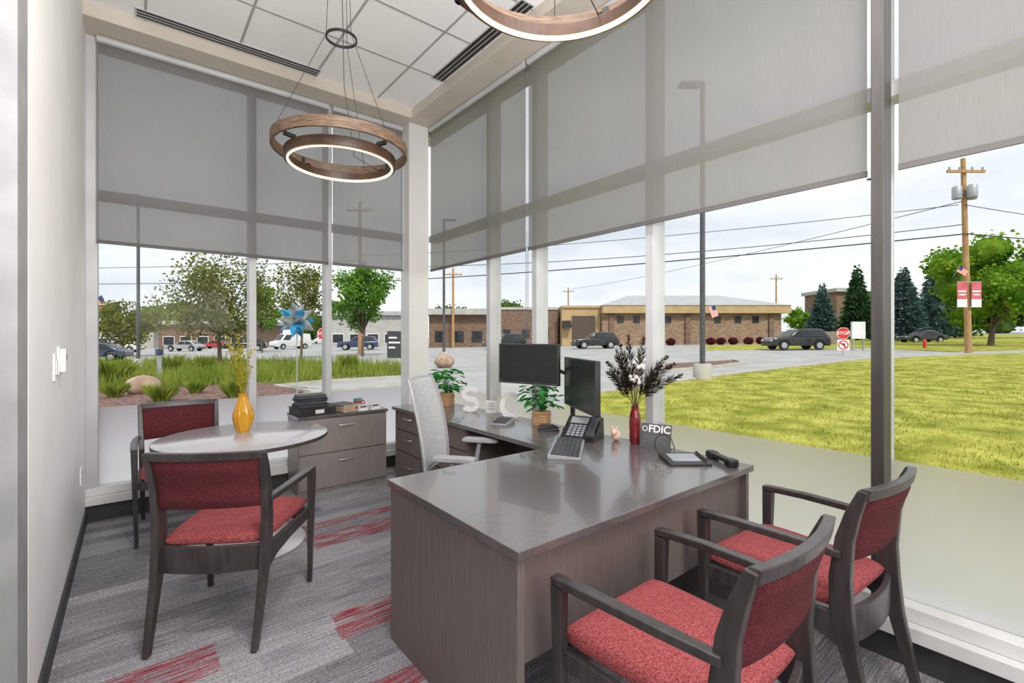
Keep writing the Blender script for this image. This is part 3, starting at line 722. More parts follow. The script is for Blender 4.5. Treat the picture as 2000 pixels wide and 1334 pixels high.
# block letters drawn as thick strokes swept along a centre line (local: face -Y)
def letter(s,label,x,y,h,rz):
    t=thing('letter_ornament',label,'letter',(x,y,DT),rz,'silver letters')
    b=h*.19; pts=[]
    if s=='S':
        rr=(h-b)/4
        for k in range(15):
            a=R(25)+k/14*R(245); pts.append((rr*1.3*math.cos(a),h-b/2-rr+rr*math.sin(a)))
        for k in range(1,15):
            a=R(90)-k/14*R(245); pts.append((rr*1.3*math.cos(a),b/2+rr+rr*math.sin(a)))
    else:
        rr=(h-b)/2
        for k in range(25):
            a=R(48)+k/24*R(264); pts.append((rr*.86*math.cos(a),h/2+rr*math.sin(a)))
    st=[]
    for i,(px,pz) in enumerate(pts):
        q0=pts[max(i-1,0)]; q1=pts[min(i+1,len(pts)-1)]; tx,tz=q1[0]-q0[0],q1[1]-q0[1]; L=math.hypot(tx,tz); nx,nz_=-tz/L*b/2,tx/L*b/2
        st.append([(px-nx,-.018,pz-nz_),(px-nx,.018,pz-nz_),(px+nx,.018,pz+nz_),(px+nx,-.018,pz+nz_)])
    obj('letter_face',MB().sweep(st),m_sequin,t,bev=.002)
letter('S','silver speckled letter S standing on the desk return',2.31,3.46,.225,R(-40))
letter('C','silver speckled letter C standing on the desk return',2.37,2.96,.215,R(-40))
t=thing('box_sign','small pale wooden block sign between the two silver letters','sign',(2.42,3.30,DT),R(-45))
obj('block',MB().box(-.048,.048,-.015,.015,0,.105),m_paper,t,bev=.002)
l=MB()
for i,(a,b2) in enumerate(((-.03,.02),(-.03,.03),(-.035,.03))): l.box(a,b2,-.0165,-.015,.078-i*.022,.084-i*.022)
obj('print',l,m_grey,t)
t=thing('calculator','grey desk calculator on the return in front of the letter C','calculator',(2.19,2.84,DT),R(-60))
obj('body',MB().prism([(-.09,0),(.09,0),(.09,.04),(-.09,.015)],'x',-.065,.065),m_grey,t,bev=.003)
M=Matrix.Translation((0,0,.0275))@Matrix.Rotation(math.atan2(.025,.18),4,'X')
obj('display',MB().box(-.055,.055,.045,.08,0,.002,M),m_dgrey,t)
k=MB()
for i in range(5):
    for j in range(5): k.box(-.056+i*.023,-.038+i*.023,-.082+j*.024,-.065+j*.024,0,.005,M)
obj('keypad',k,m_dgrey,t)
t=thing('stapler','black stapler on the desk return beside the potted plant','stapler',(2.27,2.42,DT),R(-30))
obj('base',MB().box(-.075,.075,-.02,.02,0,.012),m_black,t,bev=.003); obj('top_arm',MB().prism([(-.075,.012),(-.06,.05),(.03,.048),(.075,.026),(.075,.018),(-.03,.016)],'y',-.016,.016),m_black,t,bev=.004)

# ================================================================= OUTSIDE: GROUND
def gpoly(name,pts,m,dz,thick=.02,kind='structure'):
    n=len(pts); vs=[(x,y,gz(x,y)+dz) for x,y in pts]+[(x,y,gz(x,y)+dz-thick) for x,y in pts]
    mb=MB().add(vs,[tuple(range(n)),tuple(range(n,2*n))[::-1]]+[(i,(i+1)%n,n+(i+1)%n,n+i) for i in range(n)])
    o=obj(name,mb,m); o['kind']=kind; return o
def P(u,v): return ground(u,v)
mb=MB(); vs=[(x,y,gz(x,y)-.06) for x,y in ((-260,-60),(260,-60),(260,300),(-260,300))]
o=obj('pavement',mb.add(vs,[(0,1,2,3)]),m_conc,fix=False); o['kind']='structure'
lawn=[P(1150,772),P(1300,749),P(1450,729),P(1690,702),P(1850,694),P(2100,686),(42.,-14.),(2.85,-8.),(2.85,4.9)]
gpoly('lawn',lawn,m_lawn,.0,.12)
gpoly('verge',[P(1380,683),P(1700,679),P(1860,686),P(2100,679),P(2100,668),P(1860,666),P(1700,668),P(1380,674)],m_lawn,-.02,.05)
gpoly('far_lawn',[(70.,-20.),(160.,-20.),(160.,70.),(66.,36.)],m_lawn,.05,.1)
isl=[P(1195,722),P(1290,712),P(1430,704),P(1452,709),P(1400,716),P(1260,728)]
gpoly('island_bed',isl,m_mulch,.02,.1)
def strip(name,pts,w,m,dz,h):
    pts=[Vector((*p,0)) for p in pts]; mb=MB(); st=[]
    for i,p in enumerate(pts):
        tg=(pts[min(i+1,len(pts)-1)]-pts[max(i-1,0)]).normalized(); nn=Vector((-tg.y,tg.x,0))*w/2
        a,b2=p+nn,p-nn; za,zb=gz(a.x,a.y),gz(b2.x,b2.y)
        st.append([(a.x,a.y,za-.06),(b2.x,b2.y,zb-.06),(b2.x,b2.y,zb+h+dz),(a.x,a.y,za+h+dz)])
    o=obj(name,mb.sweep(st),m,fix=True); o['kind']='structure'; return o
strip('curb',[P(1150,771),P(1300,748),P(1450,728),P(1690,701),P(1850,693),P(2100,685)],.2,m_curb,0,.05)
strip('curb',isl+[isl[0]],.18,m_curb,0,.06)
bed=[P(90,704),P(330,702),P(560,702),P(800,714),P(800,735),P(640,742),P(500,748),P(300,760),P(90,772)]
gpoly('planting_bed',bed,m_bed,-.01,.08)
gpoly('mulch_bed',[P(60,745),P(300,752),P(500,747),P(600,757),P(560,782),P(440,812),P(250,850),P(60,870)],m_mulch,.0,.09)
strip('curb',[P(800,735),P(640,744),P(540,754),P(610,765),P(800,752)],.16,m_curb,0,.05)
def inside(p,poly):
    c=False; n=len(poly)
    for i in range(n):
        x0,y0=poly[i]; x1,y1=poly[i-1]
        if (y0>p[1])!=(y1>p[1]) and p[0]<(x1-x0)*(p[1]-y0)/(y1-y0)+x0: c=not c
    return c
mb=MB(); k=0
while k<44000:
    a=random.uniform(R(-25),R(48)); r_=3.2*math.exp(random.random()*math.log(26/3.2))
    x,y=r_*math.cos(a),r_*math.sin(a); k+=1
    if x<2.95 or not inside((x,y),lawn): continue
    patch=.5+.5*math.sin(x*1.7+1.3*math.sin(y*.9))*math.sin(y*1.3+math.sin(x*.8))
    if random.random()>.6+.4*patch: continue
    w=.0026+.0007*r_; h=random.uniform(.02,.055)*(.7+.6*patch); an=random.uniform(0,6.28); z=gz(x,y)
    tx,ty=random.gauss(0,.025),random.gauss(0,.025)
    mb.add([(x-w*math.cos(an),y-w*math.sin(an),z-.01),(x+w*math.cos(an),y+w*math.sin(an),z-.01),(x+tx,y+ty,z+h)],[(0,1,2)])
o=obj('lawn_grass',mb,m_blade,fix=False); tag(o,'bright green mown grass blades on the lawn outside the right window','grass',kind='stuff')
mb=MB(); k=0
while k<9000:
    u=random.uniform(60,800); v=random.uniform(702,772); x,y=ground(u,v); k+=1
    if not inside((x,y),bed): continue
    h=random.uniform(.25,.65); an=random.uniform(0,6.28); w=.025; z=gz(x,y)-.02
    mb.add([(x-w*math.cos(an),y-w*math.sin(an),z),(x+w*math.cos(an),y+w*math.sin(an),z),(x+random.gauss(0,.12),y+random.gauss(0,.12),z+h)],[(0,1,2)])
o=obj('meadow_grass',mb,m_reed,fix=False); tag(o,'tall loose ornamental grass filling the bed beyond the left window','grass',kind='stuff')
def gloc(x,y,dz=0): return (x,y,gz(x,y)+dz)
def clump(u,v,h,rad,label,m=None):
    x,y=ground(u,v); t=thing('grass_clump',label,'ornamental grass',gloc(x,y,-.01),0,'grass clumps')
    mb=MB()
    for k in range(260):
        a=random.uniform(0,6.28); r0=rad*.35*math.sqrt(random.random()); r1=r0+rad*random.uniform(.1,.9); hh=h*random.uniform(.6,1)
        p=Vector((r0*math.cos(a),r0*math.sin(a),0)); q=Vector((r1*math.cos(a),r1*math.sin(a),hh)); mid=p.lerp(q,.6)+Vector((0,0,hh*.12)); w=Vector((-math.sin(a),math.cos(a),0))*.011
        mb.add([p-w,p+w,mid+w*.8,q,mid-w*.8],[(0,1,2,3,4)])
    obj('blades',mb,m or m_clump,t,fix=False); return t
for u,v,h,r_,lb in ((225,776,.42,.34,'small grass clump left of the tan boulder on the mulch'),(316,785,.50,.38,'grass clump right of the tan boulder, nearest the window'),(382,768,.42,.30,'grass clump on the mulch behind the grey post'),(457,776,.55,.34,'grass clump behind the yellow vase'),(215,752,.95,.75,'largest bushy grass clump at the left end of the bed'),(330,728,.9,.6,'tall grass clump behind the grey post'),(400,722,.8,.5,'tall grass clump under the crabapple tree'),(680,722,.8,.5,'tall grass clump at the right of the bed')):
    clump(u,v,h,r_,lb)
def boulder(u,v,s,label,m):
    x,y=ground(u,v); t=MB().ell((0,0,.30*s),(.5*s,.42*s,.36*s),14,9,.05)
    o=obj('boulder',t,m,smooth=True); o.location=gloc(x,y,-.05); tag(o,label,'boulder')
boulder(280,768,.85,'rounded tan boulder on the mulch bed outside the left window',m_rock)
boulder(868,716,1.0,'brown boulder beside the driveway just right of the corner column',m_rock)

# ================================================================= TREES
def tree(label,u,d,top_v,half_px,m,n=2600,leaf=.16,trunk_r=.12,low=.32,name='leafy_tree',airy=True,cat='tree',group='trees outside'):
    x,y=at_depth(u,d); z=gz(x,y); h=zat(top_v,d)-z; Rr=half_px/F*d
    t=thing(name,label,cat,(x,y,z-.05),random.uniform(0,6),group)
    tr=MB(); tr.tube([(0,0,0),(.03*h*.3,0,h*low*.6),(0,.02*h,h*low),(.02*h,0,h*.75)],[trunk_r,trunk_r*.8,trunk_r*.65,trunk_r*.2],8)
    blobs=[]
    nb=20 if airy else 18
    for k in range(nb):
        a=k*2.4+random.uniform(-.4,.4); q=random.uniform(.3,.75); zc=low+(1-low)*random.uniform(.12,.84)
        wz=math.sin(math.pi*min(1,max(.12,(zc-low*.8)/(1.05-low*.8))))**.6
        c=Vector((Rr*q*wz*math.cos(a),Rr*q*wz*math.sin(a),h*zc)); br=Rr*random.uniform(.24,.40)
        blobs.append((c,br)); tr.tube([(0,0,h*low*.9),c*.5+Vector((0,0,h*low*.5)),c],[trunk_r*.4,trunk_r*.25,trunk_r*.08],6)
    blobs.append((Vector((0,0,h*.82)),Rr*.4))
    obj('trunk',tr,m_bark,t,smooth=True)
    mb=MB()
    for k in range(n):
        c,br=random.choice(blobs); dv=Vector((random.gauss(0,1),random.gauss(0,1),random.gauss(0,1))).normalized()
        p=c+dv*br*(random.random()**.45)*random.uniform(.8,1.1); p.z=min(p.z,h)
        mb.leaf(p,(random.uniform(-1,1),random.uniform(-1,1),random.uniform(-1,.6)),leaf*.4,leaf)
    if not airy:
        for c,br in blobs: mb.ell(c,(br*.66,br*.66,br*.6),10,7,.15)
    obj('foliage',mb,m,t,fix=False); return t
tree('wide crabapple tree with thin olive foliage in the grass bed',430,27,494,120,m_lcrab,6800,.17,.12,.30)
tree('airy small tree behind the blue star ornament',588,34,512,64,m_lcrab,2400,.20,.10,.35)
tree('fresh green tree left of the corner column',708,38,508,66,m_lgreen,5600,.24,.12,.26)
tree('low spreading olive tree at the left edge of the window',240,46,588,76,m_lcrab,4600,.26,.12,.20)
tree('small olive tree low behind the crabapple trunk',512,52,548,42,m_lgreen,2400,.28,.12,.3)
tree('large bright green tree beside the utility pole at the right',1935,42,452,118,m_lbright,8000,.36,.25,.16,airy=False)
tree('broad bright tree at the right edge behind the large one',2070,64,470,100,m_lgreen,4200,.42,.25,.16,airy=False)
tree('small round green tree behind the parked dark car',1560,84,598,26,m_lbright,1400,.4,.2,.15,airy=False)
for i,(u,d,tv,hw,lb) in enumerate(((990,130,588,46,'distant rounded tree over the flat brick building'),(880,122,596,40,'distant tree right of the corner column'),(1480,150,612,50,'distant tree behind the tan building'),(350,118,598,90,'distant tree far behind the crabapple'),(650,124,594,85,'distant tree far behind the green tree'),(140,112,588,80,'distant tree at the far left edge'),(1960,140,560,110,'distant tree behind the bright green tree'),(1705,150,580,100,'distant tree behind the spruces'))):
    tree(lb,u,d,tv,hw,m_lfar,1800,.8,.3,.12,airy=False,group='distant trees')
def spruce(label,u,d,top_v,half_px,m):
    x,y=at_depth(u,d); z=gz(x,y); h=zat(top_v,d)-z; Rr=half_px/F*d
    t=thing('spruce_tree',label,'tree',(x,y,z-.05),0,'spruce trees')
    obj('trunk',MB().cyl((0,0,0),(0,0,h*.9),.22,.04),m_bark,t)
    mb=MB().lathe([(Rr*.62,.06*h),(Rr*.45,.35*h),(Rr*.2,.72*h),(.02,.97*h)],10)
    for k in range(3000):
        q=1-math.sqrt(random.random()); zz=h*(.03+.97*q); lay=(q*15)%1; rr=Rr*(1-q)**.9*(.66+.42*(1-lay))*(.65+.35*random.random())+.08
        a=random.uniform(0,6.28); p=(rr*math.cos(a)*.72,rr*math.sin(a)*.72,zz+.15)
        mb.leaf(p,(math.cos(a)+random.gauss(0,.25),math.sin(a)+random.gauss(0,.25),random.uniform(-.5,.1)),.17,rr*.34+.28)
    obj('foliage',mb,m,t,fix=False)
spruce('pale blue spruce left of the group, over the fence',1606,78,553,34,m_lspruce)
spruce('dark green spruce just left of the window post',1674,70,516,38,m_lspruce2)
spruce('blue spruce just right of the window post',1764,60,518,46,m_lspruce)
spruce('tallest spruce between the window post and the utility pole',1832,74,488,52,m_lspruce)
def shrub(u,d,hw,hpx,m,label,group):
    x,y=at_depth(u,d); Rr=hw/F*d; h=hpx/F*d; t=thing('shrub',label,'shrub',gloc(x,y),0,group)
    mb=MB().ell((0,0,h*.45),(Rr*.7,Rr*.7,h*.42),10,7,.1)
    for k in range(420):
        dv=Vector((random.gauss(0,1),random.gauss(0,1),random.gauss(0,1))).normalized(); mb.leaf((dv.x*Rr*.85,dv.y*Rr*.85,h*.5+dv.z*h*.48),(random.uniform(-1,1),random.uniform(-1,1),random.uniform(-1,1)),.07,.2)
    obj('foliage',mb,m,t,fix=False); obj('stem',MB().cyl((0,0,-.05),(0,0,h*.4),.06),m_bark,t)
for i,u in enumerate((1310,1388,1408,1432,1462,1486)):
    shrub(u,58,9,12,m_lred,'low dark red shrub by the tan building, number %s from its garage end'%('one','two','three','four','five','six')[i],'foundation shrubs')

# ================================================================= BUILDINGS
def frame_between(u0,d0,u1,d1):
    a=Vector((*at_depth(u0,d0),0)); b2=Vector((*at_depth(u1,d1),0)); L=(b2-a).length; ang=math.atan2(b2.y-a.y,b2.x-a.x); return a,L,ang
a,L,ang=frame_between(1176,61,1526,61)
z0=gz(a.x,a.y)-.3; t=thing('brick_building','long tan brick building with a grey roof, tan fascia and a brown garage door','building',(a.x,a.y,z0),ang)
H=zat(612,61)-z0
obj('wall',MB().box(0,L,0,14,0,H),m_brick,t)
obj('fascia',MB().box(-.05,L+.8,-.8,14.8,H,H+1.0),m_tan,t)
Rf=MB(); e=.9; zb=H+1.0; Rf.add([(-.1,-e,zb),(L+e,-e,zb),(L+e,14+e,zb),(-.1,14+e,zb),(5,7,zb+1.9),(L-5,7,zb+1.9)],[(0,1,5,4),(1,2,5),(2,3,4,5),(3,0,4),(3,2,1,0)])
obj('roof',Rf,m_roof,t)
for k,px in enumerate((1208,1240,1302,1400,1440,1475)):
    xx=(px-1172)/(1526-1172)*L; w=obj('window',MB().box(xx-.42,xx+.42,-.06,.02,H-1.25,H-.35),m_gdoor,t); obj('pane',MB().box(xx-.36,xx+.36,-.08,-.06,H-1.18,H-.42),m_glassd,w)
for px in (1190,1280,1340,1505):
    xx=(px-1172)/(1526-1172)*L; obj('pilaster',MB().box(xx-.3,xx+.3,-.25,0,0,H),m_brick2,t)
gl_=5.1; gh=H+.75
obj('garage_wall',MB().box(-gl_,-.06,1.0,11,0,gh),m_tan,t); obj('parapet',MB().box(-gl_,-.06,.8,11.0,gh,gh+.3),m_tan,t)
obj('garage_door',MB().box(-gl_*.74,-gl_*.14,.92,1.0,0,gh*.80),m_gdoor,t)
obj('awning',MB().prism([(-.2,gh*.50),(1.0,gh*.50),(1.0,gh*.68)],'x',-gl_+.02,-gl_*.77),m_black,t)
a,L,ang=frame_between(968,64,1090,64); z0=gz(a.x,a.y)-.3; H=zat(605,64)-z0
t=thing('brick_building','flat roofed brown brick building left of the garage door','building',(a.x,a.y,z0),ang)
obj('wall',MB().box(0,L,0,14,0,H),m_brick2,t); obj('parapet',MB().box(0,L,-.15,14.0,H,H+.35),m_pale2,t)
for k in range(3): obj('window',MB().box(1+k*2.6,2+k*2.6,-.06,.02,1.4,2.6),m_glassd,t)
obj('downpipe',MB().cyl((L*.7,-.12,0),(L*.7,-.12,H),.1),m_pale2,t)
a,L,ang=frame_between(838,64,962,64); z0=gz(a.x,a.y)-.3; H=zat(615,64)-z0
t=thing('low_building','long pale low building with a white roof edge beyond the corner','building',(a.x,a.y,z0),ang)
obj('wall',MB().box(0,L,0,9,0,H),m_brick2,t); obj('roof',MB().box(-.8,L,-1.0,9.0,H,H+.8),m_pale2,t)
for k in range(3): obj('window',MB().box(.8+k*2.5,2.2+k*2.5,-.06,.02,1.0,2.5),m_glassd,t)
for nm,u0,u1,d,tv,wm,rm,lb in (('strip_shop',310,500,86,634,m_brick2,m_pale2,'low brown shop with a white roof edge behind the crabapple tree'),('strip_shop',640,800,84,616,m_pale2,m_roof,'pale flat shop seen between the green tree and the column'),('strip_shop',120,300,92,640,m_pale2,m_roof,'pale low shop at the far left'),('brick_house',1634,1668,92,570,m_brick2,m_roof,'tall red brick house between two spruces')):
    a,L,ang=frame_between(u0,d,u1,d); z0=gz(a.x,a.y)-.4; H=zat(tv,d)-z0
    t=thing(nm,lb,'building',(a.x,a.y,z0),ang)
    obj('wall',MB().box(0,L,0,10,0,H),wm,t); obj('roof',MB().box(-.5,L+.5,-.7,10.5,H,H+.7),rm,t)
    nw=max(1,int(L/3.2))
    for k in range(nw):
        w=obj('window',MB().box(.8+k*3.1,2.9+k*3.1,-.06,.02,.9,min(H-.6,2.6)),m_white,t); obj('pane',MB().box(.9+k*3.1,2.8+k*3.1,-.08,-.06,1.0,min(H-.7,2.5)),m_glassd,w)
a,L,ang=frame_between(1512,52,1642,52); z0=gz(a.x,a.y)
t=thing('picket_fence','weathered wooden fence behind the dark car','fence',(a.x,a.y,z0),ang)
k=MB(); q=0
while q<L: k.box(q,q+.161,-.02,.02-.01*(int(q/.16)%2),0,1.5-.03*(int(q/.16)%2)); q+=.16
obj('boards',k,m_fence,t); obj('rail',MB().box(0,L,.02,.07,.4,.5),m_fence,t); obj('rail',MB().box(0,L,.02,.07,1.1,1.2),m_fence,t)

# ================================================================= VEHICLES
def car(kind,m,u,d,ang,label):
    x,y=at_depth(u,d); L,W,H,rw=dict(suv=(4.75,1.9,1.75,.38),sedan=(4.6,1.8,1.45,.33),van=(5.4,2.0,2.25,.36))[kind]
    t=thing('car' if kind!='van' else 'delivery_van',label,'car' if kind!='van' else 'van',gloc(x,y,-.06),ang,'vehicles outside')
    belt=H*(.61 if kind!='van' else .54); wx=L*.30
    pts=[(-L/2+.06,.36)]
    for cx in (-wx,wx):
        for k in range(7):
            an=math.pi-k*math.pi/6; pts.append((cx+(rw+.08)*math.cos(an),.36+(rw+.06)*math.sin(an)))
    pts+=[(L/2-.10,.32),(L/2-.02,.44),(L/2,.60),(L/2-.04,belt*.80),(L/2-.16,belt*.90),(L*.40,belt*.945),(L*.20 if kind!='van' else L*.36,belt),(-L/2+.10,belt),(-L/2+.02,belt*.85),(-L/2,.62),(-L/2+.02,.46)]
    obj('body',MB().prism(pts[::-1],'y',-W/2,W/2),m,t,bev=.09,seg=3,smooth=True)
    xb0,xt0,xt1,xb1=dict(suv=(-L/2+.10,-L/2+.52,L*.035,L*.215),sedan=(-L*.43,-L*.22,L*.04,L*.22),van=(-L/2+.06,-L/2+.12,L*.22,L*.37))[kind]
    wb,wt=W/2*.96,W/2*.76
    xm=(xt0+xt1)/2
    vs=[(xb0,-wb,belt-.03),(xb1,-wb,belt-.03),(xb1,wb,belt-.03),(xb0,wb,belt-.03),(xt0,-wt,H-.04),(xt1,-wt,H-.03),(xt1,wt,H-.03),(xt0,wt,H-.04),(xm,-wt,H),(xm,wt,H)]
    obj('cabin',MB().add(vs,[(0,3,2,1),(4,8,9,7),(8,5,6,9),(0,1,5,8,4),(1,2,6,5),(2,3,7,9,6),(3,0,4,7)]),m,t,bev=.10,seg=3,smooth=True)
    V=[Vector(p) for p in vs]
    def quad(A,B,Cc,D,s0,s1,t0,t1,off):
        def p(s,tt): return (A.lerp(B,s)).lerp(D.lerp(Cc,s),tt)
        n=(B-A).cross(D-A).normalized()*off
        return [p(s0,t0)+n,p(s1,t0)+n,p(s1,t1)+n,p(s0,t1)+n]
    for q in ((0,1,5,4),(2,3,7,6)):
        ss=((.10,.34),(.37,.64),(.67,.92)) if kind=='suv' else (((.12,.50),(.53,.91)) if kind=='sedan' else ((.72,.94),))
        if q[0]==2: ss=[(1-b2,1-a2) for a2,b2 in ss]
        for s0,s1 in ss: obj('side_window',MB().add(quad(*[V[i] for i in q],s0,s1,.12,.82,.012),[(0,1,2,3)]),m_glassd,t,fix=False)
    obj('windscreen',MB().add(quad(V[1],V[2],V[6],V[5],.09,.91,.10,.88,.012),[(0,1,2,3)]),m_glassd,t,fix=False)
    if kind!='van': obj('rear_window',MB().add(quad(V[3],V[0],V[4],V[7],.1,.9,.18,.85,.012),[(0,1,2,3)]),m_glassd,t,fix=False)
    for cx in (-wx,wx):
        for s in (-1,1):
            w=obj('wheel',MB().cyl((cx,s*(W/2-.22),rw),(cx,s*(W/2+.01),rw),rw,n=20),m_tyre,t,bev=.03)
            obj('rim',MB().cyl((cx,s*(W/2+.01),rw),(cx,s*(W/2+.025),rw),rw*.62,rw*.5,n=14),m_galv,w)
    for s in (-1,1):
        obj('headlight',MB().box(L/2-.14,L/2+.003,s*W*.36-.15,s*W*.36+.15,belt*.68,belt*.78),m_white,t,bev=.02)
        obj('tail_light',MB().box(-L/2-.003,-L/2+.10,s*W*.41-.09,s*W*.41+.09,belt*.66,belt*.84),m_tail,t,bev=.02)
    obj('bumper',MB().box(L/2-.05,L/2+.04,-W*.40,W*.40,.34,.46),m_dgrey,t,bev=.03)
    obj('bumper',MB().box(-L/2-.04,-L/2+.05,-W*.40,W*.40,.38,.5),m_dgrey,t,bev=.03)
    return t
LEFT=math.atan2(SF,-CF)
car('suv',m_cblack,1553,39,LEFT,'dark sport utility car driving past behind the stop sign')
car('suv',m_cblack,1162,50,LEFT+.12,'black sport utility car parked before the brown garage door')
car('sedan',m_cblack,1800,54,LEFT,'dark car parked between the spruces at the right')
car('suv',m_cblack,985,54,LEFT+.4,'dark car parked behind the left monitor')
car('van',m_cwhite,568,68,LEFT+.95,'white van parked beyond the bed behind the blue star')
car('sedan',m_csilver,362,64,LEFT,'silver sedan parked in the lot behind the crabapple trunk')
car('suv',m_cwhite,236,62,LEFT+.2,'white sport utility car parked at the left of the lot')
car('sedan',m_cblue,182,36,LEFT+.35,'navy sedan nearest the left edge of the window')
car('suv',m_cblack,480,60,LEFT+.4,'black sport utility car left of the white van')
car('suv',m_cblue,700,58,LEFT+.2,'blue car parked right of the window mullion near the green tree')
car('sedan',m_cred,420,78,LEFT,'red sedan far across the lot')

# ================================================================= POLES, SIGNS, LINES
def lamp_pole(u,d,h,label,armdir):
    x,y=at_depth(u,d); t=thing('street_lamp',label,'street lamp',gloc(x,y,-.05),LEFT if armdir<0 else LEFT+math.pi)
    obj('base',MB().lathe([(0,0),(.29,0),(.29,.50),(.26,.54),(0,.54)],20),m_curb,t,smooth=True)
    obj('pole',MB().cyl((0,0,.54),(0,0,h),.085,.075,n=12),m_lpole,t,smooth=True)
    obj('lamp_head',MB().box(.05,.75,-.16,.16,h-.15,h-.02),m_lpole,t,bev=.04)
lamp_pole(1372,15.2,9.6,'tall dark lamp post on a concrete base at the lawn edge',-1)
lamp_pole(270,26,9.6,'tall dark lamp post behind the left bed',-1)
lamp_pole(867,30,9.0,'thin dark lamp post just right of the corner column',1)
lamp_pole(1712,40,14.4,'tall lamp post behind the window post',-1)
def utility_pole(u,d,top,label,tilt,trans):
    x,y=at_depth(u,d); z=gz(x,y); t=thing('utility_pole',label,'utility pole',(x,y,z-.1),LEFT+math.pi)
    obj('pole',MB().cyl((tilt,0,0),(0,0,top),.19,.13,n=12),m_pole,t,smooth=True)
    obj('crossarm',MB().box(-1.2,1.2,-.25,-.13,top-.95,top-.80),m_pole,t)
    for xx in (-1.05,-.4,.4,1.05): obj('insulator',MB().lathe([(0,0),(.05,0),(.08,.06),(.04,.12),(.07,.18),(0,.2)],10,(xx,-.19,top-.80)),m_galv,t)
    if trans:
        for xx,yy in ((-.48,-.1),(.48,-.1),(.1,-.5)): obj('transformer',MB().lathe([(0,0),(.24,0),(.26,.05),(.26,.72),(.2,.8),(0,.82)],16,(xx,yy,top-2.6)),m_galv,t,smooth=True)
        obj('bracket',MB().box(-.5,.5,-.14,-.06,top-2.3,top-2.2),m_galv,t)
utility_pole(1881,30,12.4,'tan wooden utility pole with transformers at the right',.35,True)
utility_pole(703,45,14.5,'wooden utility pole seen through the narrow shade',0,False)
utility_pole(885,62,10.5,'distant wooden utility pole right of the column',0,False)
utility_pole(1516,95,13.0,'distant utility pole behind the tan building roof',0,False)
utility_pole(1110,100,11.5,'distant utility pole above the garage door',0,False)
def wire(label,A,B,sag,r_=.018):
    A=Vector(A);B=Vector(B); pts=[A.lerp(B,i/24)-Vector((0,0,sag*4*(i/24)*(1-i/24))) for i in range(25)]
    o=obj('power_line',MB().tube(pts,r_,5),m_wire); tag(o,label,'power line','power lines')
def up(u,d,z): return (*at_depth(u,d),z)
wire('highest power line crossing the right window',up(1872,30,zat(400,30)),up(703,44.8,zat(500,45)),.5,.022)
wire('power line crossing the right window at transformer height',up(1880,29.8,zat(440,30)),up(703,44.8,zat(522,45)),.7,.026)
wire('lowest thick power line crossing the right window',up(1886,29.8,zat(458,30)),up(703,44.8,zat(552,45)),.3,.040)
wire('power line leaving the utility pole to the right edge of the photo, upper',up(1886,29.8,zat(402,30)),up(2500,30,zat(470,30)),.3,.022)
wire('power line leaving the utility pole to the right edge of the photo, lower',up(1888,29.8,zat(458,30)),up(2500,30,zat(480,30)),.3,.034)
wire('upper power line across the left window',up(703,44.6,zat(510,45)),up(-300,60,zat(520,60)),.5,.03)
wire('lower power line across the left window',up(703,44.6,zat(545,45)),up(-300,60,zat(548,60)),.5,.036)
wire('slanting service wire from the utility pole to the far pole over the garage door',up(1878,29.8,zat(395,30)),up(1112,99,zat(565,99)),.6,.024)
for s,lb in ((-1,'red and white street banner left of the utility pole'),(1,'red and white street banner right of the utility pole')):
    x,y=at_depth(1893,29.7); t=thing('street_banner',lb,'banner',(x,y,zat(600,29.7)),LEFT+math.pi,'street banners')
    w=.62; x0,x1=(.14,.14+w) if s>0 else (-.14-w,-.14); H=1.6
    obj('cloth',MB().box(x0,x1,-.01,.01,.0,H),m_banner,t); obj('white_band',MB().box(x0,x1,-.014,.014,0,.5).box(x0+.05,x1-.05,-.014,.014,.95,1.05).box(x0+.1,x1-.1,-.014,.014,.75,.83),m_white,t)
    q0=.01 if s>0 else -.01
    obj('banner_rod',MB().cyl((q0,0,H),(x1 if s>0 else x0,0,H),.02),m_galv,t); obj('banner_rod',MB().cyl((q0,0,0),(x1 if s>0 else x0,0,0),.02),m_galv,t)
def flag(u,d,v,s,label,lean):
    x,y=at_depth(u,d); z=zat(v,d); t=thing('flag',label,'flag',(x,y,z),LEFT+math.pi,'small flags')
    st=MB(); W_=1.5*s; H=.9*s
    M=Matrix.Rotation(lean,4,'Y')
    for k in range(7): st.box(.02,W_,-.01,.01,k*H/7,k*H/7+H/14,M)
    obj('red_stripe',st,m_red,t); obj('cloth',MB().box(.02,W_,-.006,.006,0,H,M),m_white,t); obj('canton',MB().box(.02,W_*.42,-.014,.014,H*.46,H,M),m_navy,t)
    obj('staff',MB().cyl(M@Vector((0,0,-1.0*s)),M@Vector((0,0,H*1.15)),.025*s),m_galv,t)
flag(1868,29.6,530,.42,'small striped flag on the utility pole',R(30))
flag(1383,46,600,.75,'small striped flag in front of the tan building',R(70))
flag(184,60,585,1.2,'striped flag at the far left of the window',R(60))
